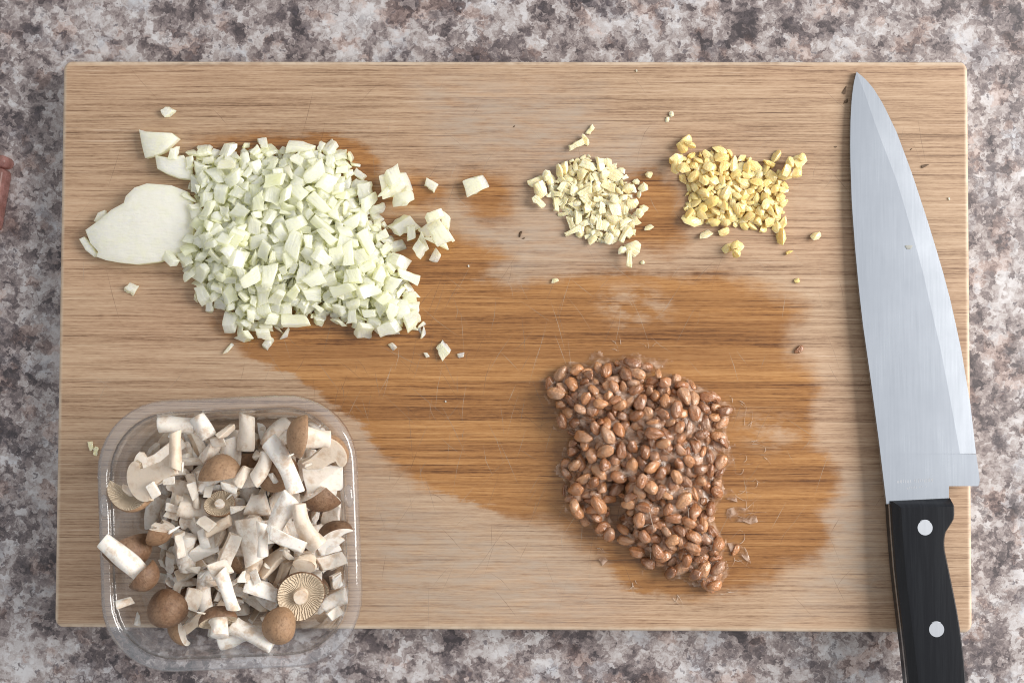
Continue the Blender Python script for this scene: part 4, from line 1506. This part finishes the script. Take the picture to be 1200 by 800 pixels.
inset = rr_sd(HX, HY, 0.030)
ins_k = [-0.0002, 0.0] + [p[0] for p in rim_prof[2:]] + [p[0] for p in wall_prof] + [0.03]
z_k = [TRAY_H - 0.003, TRAY_H - 0.001] + [p[1] + 0.0006 for p in rim_prof[2:]] + [p[1] + 0.0008 for p in wall_prof] + [0.0010]
MF.h = np.where(inset < -0.0002, ZT, TRAY_Z + np.interp(inset, ins_k, z_k))
msd = inset - 0.0125
mtg = TRAY_Z + 0.014 + 0.029 * np.clip(msd / 0.020, 0, 1) ** 0.7
# the heap falls away towards the near-left corner and along the near side
corner = np.clip((-(LX) - LY - 0.052) / 0.035, 0, 1)
near = np.clip((-LY - 0.036) / 0.016, 0, 1)
mtg = mtg - 0.016 * np.maximum(corner, near)
lower = heap(MF, msd, mtg - 0.011, halves + chunks + stems + qcaps + qcaps + hcaps + hcaps + caps + slices, rg, 140, 0.0014, (1.0, 1.25), False, stop=0.0, tilt=0.5, edge=0.0005)
MF.cov[:] = 0
mids = heap(MF, msd, mtg - 0.002, stems + halves + chunks + shards + slices + hcaps + qcaps, rg, 150, 0.0013, (0.5, 1.0), True, [6] * 7 + [6] * 5 + [7] * 7 + [7] * 4 + [3] * 4 + [1] * 4 + [2] * 3, tilt=0.5, edge=0.0005, stop=-0.0015)
print('MUSH', np.percentile(MF.h[msd > 0.005], [5, 50, 95, 100]) - ZT)
print('mushrooms', len(lower), len(mids))
for it in lower + mids:
    k = KIND[id(it[0])]
    tag(put('mushroom_piece', it), MLAB[k] + ', ' + where(MF, msd, it[2], (('onion heap', 300, 300), ('bean heap', 750, 580), ('near board edge', 268, 900), ('short board edge', 63, 620)), 0.012, 0.026).replace('at the rim', 'along the wall').replace('on the slope', 'on the side').replace('on the crown', 'mid-heap'), 'mushroom', MG[k])


def zxy(zx, zy, h=0.040):
    return P(90 + 0.45 * zx, 440 + 0.45 * zy, ZT + h)


def settle(pc, c, R, sink=0.0012, s=1.0):
    return place(MF, pc, c.x, c.y, [R], sink, s)


def put_mush(kind, pc, zx, zy, ang, label, tilt=(0, 0), s=1.0, h=0.040, sink=0.0015, group=None):
    c = zxy(zx, zy, h)
    R = Matrix.Rotation(ang, 3, 'Z') @ Euler((tilt[0], tilt[1], 0)).to_matrix()
    r = settle(pc, c, R, sink, s)
    return tag(put(kind, (pc, r[0], r[1], s)), label, 'mushroom', group)


ZM = 0.45 * MMPX(ZT + 0.04)      # metres per unit of the enlarged tray view


def stem_between(x0, y0, x1, y1, rz, label, bend=0.0, half=False, dz=0.0, kind='mushroom_piece', taper=1.0, group=None, roll=0.0):
    L = math.hypot(x1 - x0, y1 - y0) * ZM
    me = stem_mesh(rg, L * 0.95, rz * ZM * 0.86, rz * ZM * taper * rg.uniform(0.74, 0.98), bend * ZM, half)
    pc = Piece(me)
    put_mush(kind, pc, (x0 + x1) / 2, (y0 + y1) / 2, math.atan2(-(y1 - y0), x1 - x0), label, (roll, dz), group=group)


def whole_mushroom(capR, capH, L, rs, ang, zx, zy, label, tilt=(0, 0), bend=0.0, h=0.042, sink=0.0012):
    """cap and stalk as parts; lies with the stalk along x"""
    cb = cap_mesh(rg, capR, capH)
    cb.transform(Matrix.Rotation(-PI / 2, 4, 'Y'))                # dome to -x
    sm = stem_mesh(rg, L, rs * 1.05, rs, bend)
    sm.transform(Matrix.Translation((L / 2 + capH * 0.18, 0, 0)))
    tmp = bpy.data.meshes.new('tmp')
    bm = bmesh.new()
    bm.from_mesh(cb)
    bm.from_mesh(sm)
    bm.to_mesh(tmp)
    bm.free()
    pc = Piece(tmp)
    R = Matrix.Rotation(ang, 3, 'Z') @ Euler((tilt[0], tilt[1], 0)).to_matrix()
    c = zxy(zx, zy, h)
    r = settle(pc, c, R, sink)
    root = empty('mushroom', r[1])
    root.rotation_euler = r[0].to_euler()
    mesh_obj('cap', cb, root)
    mesh_obj('stem', sm, root)
    bpy.data.meshes.remove(tmp)
    return tag(root, label, 'mushroom')


# the pieces that can be told apart, laid on top in the order they cover one another
put_mush('mushroom_piece', hcaps[0], 165, 450, 2.0, 'tan half cap lying low by the tray wall under the long stalk', (0.5, 0.3), 1.2, 0.030)
put_mush('mushroom_piece', hcaps[1], 160, 318, 1.3, 'brown half cap with gills up against the tray wall', (PI - 0.3, 0.4), 1.15, 0.034)
put_mush('mushroom_piece', hcaps[2], 668, 395, -1.2, 'tan half cap squeezed against the board-side tray wall', (0.4, -0.6), 1.1, 0.034)
put_mush('mushroom_piece', slices[0], 645, 210, -0.9, 'tan gilled slice leaning on the rounded tray corner', (0.3, 0.3), 1.0)
put_mush('mushroom_piece', caps[2], 530, 250, 0.3, 'tan cap half hidden below two crossing stalks', (0.2, 0.1), 1.05, 0.034)
put_mush('mushroom_piece', slices[1], 205, 215, 2.3, 'large torn pale mushroom slice with folded gills', (0.2, -0.2), 1.25)
put_mush('mushroom_piece', slices[2], 222, 255, 2.0, 'second torn pale slice lying on the folded gilled slice', (-0.2, 0.15), 1.1)
stem_between(205, 125, 310, 130, 25, 'wide white stem block lying along the far tray wall', half=True)
stem_between(310, 105, 345, 165, 24, 'squat white stem block next to the wide white stem block', half=True)
stem_between(430, 98, 425, 200, 27, 'broad upright white half stem standing by the far tray wall', 4, half=True)
stem_between(465, 190, 535, 120, 19, 'slim curved white stem beside the broad half stem', 10)
whole_mushroom(0.0088, 0.0062, 0.013, 0.0037, -0.15, 590, 150, 'whole tan mushroom with a thick stalk lying in the tray corner', (0, 0.35))
stem_between(505, 195, 472, 275, 22, 'short grey-white stem curving beside the long bent stem', 8)
put_mush('mushroom_piece', hcaps[3], 372, 235, -1.6, 'dark brown half cap with white cut face in the heap middle', (0.35, 0), 1.15)
stem_between(282, 140, 282, 236, 18, 'slim square-cut white stem lying on the torn slices', 0)
stem_between(285, 255, 310, 350, 12, 'thin pale stem strip in the middle of the tray heap', 3, half=True)
put_mush('mushroom_piece', chunks[0], 335, 200, 0.7, 'white stem chunk beside the dark brown half cap', (0.2, 0.1), 1.1)
stem_between(508, 160, 585, 300, 24, 'long bent white stem with a tan end lying across others', 10, taper=1.15)
put_mush('mushroom_piece', chunks[1], 445, 262, 1.0, 'small white shard with a pointed end near the crossing stalks', (0.2, 0.3), 0.8)
put_mush('mushroom_piece', chunks[2], 645, 265, 0.1, 'blocky cream stem chunk by the tray side wall', (0.1, 0.2), 1.3)
put_mush('mushroom_piece', qcaps[0], 650, 325, 0.8, 'very dark brown cap fragment under the blocky cream chunk', (0.2, 0.3), 1.0)
stem_between(445, 335, 500, 335, 34, 'stubby rounded white stem end near the tray centre', half=True)
stem_between(575, 300, 522, 400, 27, 'straight thick white stem slanting near the tray centre', 0)
stem_between(598, 318, 655, 430, 23, 'curved grey-white stem with a swollen end by the tray wall', -14, taper=1.2)
put_mush('mushroom_piece', caps[0], 372, 340, 0.5, 'small pale cap with its rim up in the tray centre', (2.6, 0.3), 0.72)
stem_between(340, 410, 405, 375, 19, 'short tan stem lying crosswise in the tray centre', 0)
put_mush('mushroom_piece', hcaps[0], 222, 415, 1.2, 'pale arched half cap facing the tray wall', (1.6, 0.0), 1.05)
put_mush('mushroom_piece', chunks[3], 325, 455, 0.5, 'big blocky white stem chunk in the tray centre', (0.1, 0.1), 1.3)
put_mush('mushroom_piece', shards[0], 270, 440, 1.7, 'small curled white bit beside the big blocky chunk', (0.5, 0.1), 0.8)
stem_between(505, 365, 508, 455, 16, 'narrow tan-edged stem strip standing beside the torn stem', 0, half=True)
stem_between(440, 370, 470, 490, 33, 'large torn white stem half with a ragged end', 6, half=True)
put_mush('mushroom_piece', shards[1], 405, 450, 1.2, 'white triangular wedge beside the large torn stem half', (0.3, 0.2), 0.95)
put_mush('mushroom_piece', shards[2], 570, 415, -0.4, 'flat white mushroom shaving lying across the brown caps', (0.1, 0.0), 1.15)
put_mush('mushroom_piece', shards[3], 660, 490, 0.2, 'bluish white shaving pressed against the tray side wall', (0.3, 0.3), 1.0)
stem_between(640, 610, 700, 575, 22, 'pale stem lying along the tray side wall', 4)
put_mush('mushroom_piece', chunks[4], 480, 555, -0.3, 'curled white stem piece in a dark gap of the heap', (0.3, 0.2), 1.1)
put_mush('mushroom_piece', chunks[5], 385, 495, 0.3, 'white slab lying on top of the narrow upright stem', (0.2, 0.1), 1.0)
stem_between(388, 500, 428, 600, 20, 'slender white stem with a square-cut end pointing to the near rim', 0)
put_mush('mushroom_piece', chunks[6], 300, 580, 1.2, 'grey-white block wedged beside the dark brown cap', (0.4, 0.2), 1.0)
put_mush('mushroom_piece', shards[0], 305, 645, 0.6, 'flat grey shaving between the dark brown cap and the torn mushroom', (0.3, 0.0), 1.0, 0.034)
stem_between(360, 705, 430, 680, 24, 'thick cream stem lying low along the near tray wall', 0)
stem_between(400, 645, 515, 700, 27, 'thick white stem with a slanted cut beside the light brown cap', 0, taper=1.1)
whole_mushroom(0.0078, 0.006, 0.008, 0.0036, -1.3, 372, 620, 'torn brown mushroom with its white stalk end showing', (0, -0.5))
put_mush('mushroom_piece', hcaps[1], 262, 668, 0.1, 'small tan cap fragment lying low near the tray corner', (0.4, 0), 0.8, 0.032)
# small chopped bits strewn over the top
bits = [hull_piece('mushroom_chunk', rg, rg.uniform(0.005, 0.009), rg.uniform(0.003, 0.005), rg.uniform(0.002, 0.0035), 9, [FL], 0.0002, 0.3) for _ in range(6)]
for (zx, zy) in ((305, 300), (345, 300), (410, 285), (395, 310), (265, 330), (240, 345), (300, 385), (350, 380), (430, 345), (265, 400), (235, 480), (265, 500), (330, 520), (360, 540), (435, 520), (470, 520), (500, 500), (540, 455), (555, 470), (520, 270), (590, 200), (615, 230), (300, 230), (240, 160), (370, 170), (395, 150), (225, 290), (270, 270), (330, 420), (300, 500), (650, 560), (670, 620), (640, 640), (130, 590), (165, 560), (150, 640), (330, 690), (610, 500), (255, 560), (345, 600)):
    put_mush('mushroom_piece', bits[rg.randrange(6)], zx, zy, rg.uniform(0, 6.3), 'tiny pale mushroom bit strewn over the chopped pieces in the tray', (rg.gauss(0, .3), rg.gauss(0, .3)), rg.uniform(0.8, 1.25), 0.038, 0.0008, 'tiny mushroom bits in the tray')
# round caps
g_cap = Piece(cap_mesh(rg, 64 * ZM, 0.0062, name='mushroom_cap'))
put_mush('mushroom_piece', g_cap, 583, 570, 0.3, 'large tan cap turned over with pale gills and stalk stump showing', (PI + 0.22, 0.12))
stem_between(592, 500, 602, 470, 31, 'round button-like stem end sitting on the overturned cap', 0, dz=0.9)
d_cap = Piece(cap_mesh(rg, 53 * ZM, 0.0085))
put_mush('mushroom_piece', d_cap, 243, 605, 0.3, 'round dark brown cap, dome up, beside the long stalk mushroom', (0.15, -0.2), 1.0, 0.036)
l_cap = Piece(cap_mesh(rg, 46 * ZM, 0.0085))
put_mush('mushroom_piece', l_cap, 538, 648, 0.9, 'round light brown cap, dome up, touching the overturned gilled cap', (0.25, 0.3), 1.0, 0.038)
whole_mushroom(0.0072, 0.0070, 0.0235, 0.0036, math.atan2(125, -135), 185, 525, 'small tan mushroom whose long white stalk pokes out over the tray rim', (0, -0.12), h=0.046)


print('MUSH', np.percentile(MF.h[msd > 0.005], [5, 50, 95, 100]) - ZT)
# ================================================================== kitchen knife
KT = 0.0022


def kz(y):                      # height of the knife's middle plane above the board, from its tip to the handle
    yt, yh = P(1003, 85).y, P(1037, 585).y
    return ZT + 0.0012 + (0.0082 - 0.0012) * (yt - y) / (yt - yh)


def K3(px, py, dz=0.0):
    z = ZT
    for _ in range(5):
        p = P(px, py, z)
        z = kz(p.y) + dz
    return P(px, py, z)


knife = empty('kitchen_knife', (P(1080, 600).x, P(1080, 600).y, ZT))
KO = Vector(knife.location)
tag(knife, 'large steel chef knife with black riveted handle lying along the board edge', 'knife')


def interp(tab, y):
    t = np.array(tab, float)
    return float(np.interp(y, t[:, 1], t[:, 0]))


SP = [(1003, 85), (1000, 97), (997.5, 115), (996, 140), (995.5, 180), (997.5, 240), (1002, 300), (1009, 370), (1019, 440), (1029, 515), (1037.5, 586)]
ED = [(1003, 85), (1012, 92), (1022, 103), (1034, 122), (1050, 155), (1068, 203), (1090, 270), (1110, 338), (1125, 405), (1136, 470), (1143, 530), (1147.5, 560), (1147.5, 569)]
BV = [(1003, 85), (1012, 108), (1020, 132), (1030, 160), (1052, 217), (1079, 312), (1102, 412), (1113, 470), (1124, 531)]
ylist = [85, 87, 90, 94, 99, 105, 112, 120, 130, 142, 155, 170, 190, 210, 235, 260, 290, 320, 350, 380, 410, 440, 470, 500, 520, 531]
V, Fc, MI = [], [], []
for y in ylist:
    s, b, e = interp(SP, y), interp(BV, y), interp(ED, y)
    b = min(max(b, s), e)
    drop = min(KT / 2 * 0.30, (e - b) * 0.0004 * 0.035 + 1e-6)
    d1 = min(KT / 2 * 0.08, (b - s) * 0.0004 * 0.004)
    for (x, dz) in ((s, KT / 2), (b, KT / 2 - d1), (e, KT / 2 - d1 - drop), (e, -KT / 2 + d1 + drop), (b, -KT / 2 + d1), (s, -KT / 2)):
        p = K3(x, y)
        V.append(Vector((p.x, p.y, p.z + dz)) - KO)
for i in range(len(ylist) - 1):
    for k in range(6):
        Fc.append((i * 6 + k, (i + 1) * 6 + k, (i + 1) * 6 + (k + 1) % 6, i * 6 + (k + 1) % 6))
        MI.append(1 if k in (1, 3) else 0)
Fc.append(tuple(range(6))[::-1])
MI.append(0)
# heel without the ground edge
b0 = len(V)
hl = [531.6, 548, 562, 567, 569]
for y in hl:
    s = interp(SP, y)
    e = interp(ED, y) - (0 if y < 566 else (0.6 if y < 568 else 1.8))
    for (x, dz) in ((s, KT / 2), (e - 0.6, KT / 2), (e, KT / 2 * 0.7), (e, -KT / 2 * 0.7), (e - 0.6, -KT / 2), (s, -KT / 2)):
        p = K3(x, y)
        V.append(Vector((p.x, p.y, p.z + dz)) - KO)
for i in range(len(hl) - 1):
    for k in range(6):
        Fc.append((b0 + i * 6 + k, b0 + (i + 1) * 6 + k, b0 + (i + 1) * 6 + (k + 1) % 6, b0 + i * 6 + (k + 1) % 6))
        MI.append(0)
Fc.append(tuple(b0 + k for k in range(6))[::-1])
MI.append(0)
# link the flat of the blade to the heel
l0 = (len(ylist) - 1) * 6
Fc += [(l0, b0, b0 + 1, l0 + 1), (l0 + 5, l0 + 4, b0 + 4, b0 + 5), (l0, l0 + 5, b0 + 5, b0)]
MI += [0, 0, 0]
# neck between heel and handle
b1 = len(V)
for (x, y) in ((interp(SP, 569), 569), (1111, 569), (1111, 584), (1038, 590)):
    for dz in (KT / 2, -KT / 2):
        p = K3(x, y)
        V.append(Vector((p.x, p.y, p.z + dz)) - KO)
Fc += [(b1, b1 + 6, b1 + 4, b1 + 2), (b1 + 1, b1 + 3, b1 + 5, b1 + 7), (b1, b1 + 1, b1 + 7, b1 + 6), (b1 + 2, b1 + 4, b1 + 5, b1 + 3)]
MI += [0] * 4
hl_last = b0 + (len(hl) - 1) * 6
Fc.append(tuple(hl_last + k for k in range(6)))
MI.append(0)
bl = mesh_obj('blade', py_mesh('blade', V, Fc, [MAT['steel'], MAT['bevel']], False, MI), knife)
# worn maker's mark: faint etched strokes in two rows
V, Fc = [], []
rk = random.Random(8)
for (x0, x1, y, h) in ((1051, 1092, 564, 5.0), (1054, 1088, 571.5, 3.6)):
    x = x0
    while x < x1:
        if rk.random() < 0.72:
            yy = y - (x - x0) * 0.055
            a, b = (x, yy - h / 2 + rk.uniform(0, 1.5)), (x + rk.uniform(-0.8, 0.9), yy + h / 2 - rk.uniform(0, 1.5))
            w = 0.32
            q = [(a[0] - w, a[1]), (a[0] + w, a[1]), (b[0] + w, b[1]), (b[0] - w, b[1])]
            b_ = len(V)
            for (qx, qy) in q:
                p = K3(qx, qy)
                V.append(Vector((p.x, p.y, p.z + KT / 2 + 0.00004)) - KO)
            Fc.append((b_ + 3, b_ + 2, b_ + 1, b_))
        x += rk.uniform(1.3, 2.6)
mesh_obj('engraving', py_mesh('engraving', V, Fc, MAT['etch'], False), bl)

p = K3(1064, 290)
rz = sheet_mesh('residue', [(0.0015 * math.cos(a) * (1 + 0.35 * math.sin(3 * a)), 0.0013 * math.sin(a) * (1 + 0.3 * math.cos(2 * a))) for a in np.linspace(0, 2 * PI, 14)[:-1]], 0.00012, 0.00008, mat_plain('dried_residue', (0.33, 0.33, 0.30), 0.5), seed=2)
mesh_obj('residue', rz, bl, Vector((p.x, p.y, p.z + KT / 2 + 0.00002)) - KO)

# handle: steel tang between two black scales, three rivets
HL = [(1041.5, 586), (1043.5, 620), (1047, 665), (1051.5, 705), (1056.5, 745), (1061, 785), (1064.5, 820), (1068, 850), (1070, 866)]
HR = [(1110, 579), (1112.5, 583), (1114, 590), (1114.5, 600), (1113.5, 607), (1109, 614), (1104.5, 621), (1102.5, 630), (1103, 641), (1106.5, 658), (1111.5, 682), (1117, 710), (1121.5, 738), (1125, 765), (1127, 790), (1128, 815), (1128.5, 838), (1127, 852), (1121, 864)]
HY_ = [583, 585, 587.5, 591, 596, 601, 606, 611, 616, 621, 627, 634, 642, 652, 664, 678, 695, 712, 730, 750, 770, 790, 810, 828, 842, 852, 859, 864]
HT = 0.0070


def scale_mesh(sgn):
    V, Fc = [], []
    for i, y in enumerate(HY_):
        l, r = interp(HL, y), interp(HR, y)
        front = min(1.0, 0.25 + (y - 583) / 7.0 * 0.75)
        back = min(1.0, 0.35 + (864 - y) / 8.0)
        f = min(front, back)
        t0 = KT / 2 * 0.8
        yl = y + 3.4 * (1 if y < 600 else 0) * max(0, 1 - (y - 583) / 17)
        cf = 8.0 if sgn > 0 else 1.5
        for (u, dz) in ((l, t0), (l + 0.3, t0 + (HT - t0) * (0.40 if sgn > 0 else 0.85) * f), (l + cf * f + 0.5, t0 + (HT - t0) * 0.96 * f), (l + (cf + 2) * f + 1, HT * f), (r - 3.6, HT * f), (r - 1.4, t0 + (HT - t0) * 0.80 * f), (r - 0.2, t0 + (HT - t0) * 0.35 * f), (r, t0)):
            ty = y + (yl - y) * (1 - (u - l) / max(1e-6, r - l))
            p = K3(u, ty)
            V.append(Vector((p.x, p.y, p.z + sgn * dz)) - KO)
    k = 8
    for i in range(len(HY_) - 1):
        for j in range(k):
            f = (i * k + j, (i + 1) * k + j, (i + 1) * k + (j + 1) % k, i * k + (j + 1) % k)
            Fc.append(f if sgn > 0 else f[::-1])
    f = tuple(range(k))
    Fc.append(f[::-1] if sgn > 0 else f)
    f = tuple((len(HY_) - 1) * k + j for j in range(k))
    Fc.append(f if sgn > 0 else f[::-1])
    me = py_mesh('handle_scale', V, Fc, MAT['handle'], True)
    me.set_sharp_from_angle(angle=math.radians(28))
    return me


sc_up = mesh_obj('handle_scale', scale_mesh(1), knife)
sc_dn = mesh_obj('handle_scale', scale_mesh(-1), knife)
V, Fc = [], []
for y in HY_:
    l, r = interp(HL, y) - 0.2, interp(HR, y) + 0.5
    yl = y + 3.4 * (1 if y < 600 else 0) * max(0, 1 - (y - 583) / 17)
    for (u, dz) in ((l, KT * 0.36), (r, KT * 0.36), (r, -KT * 0.36), (l, -KT * 0.36)):
        p = K3(u, y + (yl - y) * (1 - (u - l) / (r - l)))
        V.append(Vector((p.x, p.y, p.z + dz)) - KO)
for i in range(len(HY_) - 1):
    for j in range(4):
        Fc.append((i * 4 + j, (i + 1) * 4 + j, (i + 1) * 4 + (j + 1) % 4, i * 4 + (j + 1) % 4))
Fc += [(3, 2, 1, 0), tuple((len(HY_) - 1) * 4 + j for j in range(4))]
mesh_obj('tang', py_mesh('tang', V, Fc, MAT['tang'], False), knife)
for (x, y) in ((1084, 618), (1097.5, 737), (1103, 838)):
    bm = bmesh.new()
    bmesh.ops.create_cone(bm, cap_ends=True, segments=36, radius1=0.0036, radius2=0.0036, depth=2 * HT + 0.0003)
    bmesh.ops.bevel(bm, geom=[e for e in bm.edges if e.calc_length() < 0.002], offset=0.00025, segments=2, affect='EDGES')
    me = bm_mesh('rivet', bm, MAT['rivet'], True)
    me.set_sharp_from_angle(angle=math.radians(30))
    p = K3(x, y, HT)
    q = kz(p.y)
    mesh_obj('rivet', me, knife, Vector((p.x, p.y, q)) - KO)

# ================================================================== small things
rg = random.Random(91)
cr = [hull_piece('brown_crumb', rg, 0.003, 0.002, 0.0008, 10, MAT['crumb'], 0.0001, 0.1) for _ in range(4)]
for (x, y, a, k, s, lab) in (
        (609, 274, 1.0, 0, 1.2, 'dark brown speck on the wood between onion and garlic'),
        (613, 280, .4, 1, .6, 'tiny brown speck touching the larger speck between onion and garlic'),
        (989, 106, 1.3, 2, 1.5, 'brown crumb beside the tip of the knife blade'),
        (991, 119, .3, 3, 1.1, 'smaller brown crumb just below the knife tip'),
        (979, 173, .2, 1, .6, 'tiny black speck on the wood between the ginger and blade'),
        (1083, 192, .4, 2, 1.4, 'dark crumb on the wood outside the curved cutting edge'),
        (1068, 175, .4, 0, .5, 'tiny dark speck beside the crumb outside the cutting edge'),
        (603, 148, .1, 3, .6, 'tiny pair-like dark speck on the wood above the garlic')):
    single(BF, 'brown_crumb', cr[k], x, y, a, lab, 'crumb', None, 0.0001, s)
for (x, y, a, k, s, lab) in (
        (108, 523, 1.8, 9, .62, 'thin white mushroom sliver on the wood beside the tray'),
        (113, 528, 1.4, 10, .62, 'second white mushroom sliver leaning on the first beside the tray')):
    single(BF, 'mushroom_piece', ga[k], x, y, a, lab, 'mushroom', None, 0.0001, s)
for (x, y, a, s, lab) in ((549, 311, .3, .28, 'tiny white onion speck on damp wood near the tight onion clump'), (523, 471, .4, .25, 'tiny white speck alone on the dark damp wood'),
                          (1113, 232, .4, .35, 'tiny pale flake on the wood outside the blade'), (747, 83, .4, .3, 'tiny pale flake near the far board edge')):
    single(BF, 'onion_dice', on_s[0], x, y, a, lab, 'onion', None, 0.0001, s)
# pink plastic box whose corner shows at the edge of the counter
pz = 0.012
pb = empty('plastic_box', (P(8, 182, pz).x, P(8, 182, pz).y, 0))
pb.rotation_euler = (0, 0, math.radians(-9))
tag(pb, 'pinkish translucent plastic box, only its corner showing on the counter beside the board', 'box')


def rbox(name, x0, x1, y0, y1, z0, z1, r, mat):
    bm = bmesh.new()
    bmesh.ops.create_cube(bm, size=1)
    for v in bm.verts:
        v.co = (x0 + (v.co.x + .5) * (x1 - x0), y0 + (v.co.y + .5) * (y1 - y0), z0 + (v.co.z + .5) * (z1 - z0))
    bmesh.ops.bevel(bm, geom=list(bm.edges), offset=r, segments=3, affect='EDGES', profile=0.5, clamp_overlap=True)
    return mesh_obj(name, bm_mesh(name, bm, mat, True), pb)


rbox('body', -0.060, -0.0008, -0.036, -0.0062, 0.0002, pz - 0.001, 0.0022, MAT['pink'])
rbox('lip', -0.061, -0.0004, -0.0058, 0.0, 0.0002, pz - 0.0006, 0.0026, MAT['pink'])
print('objects', len(sc.objects))
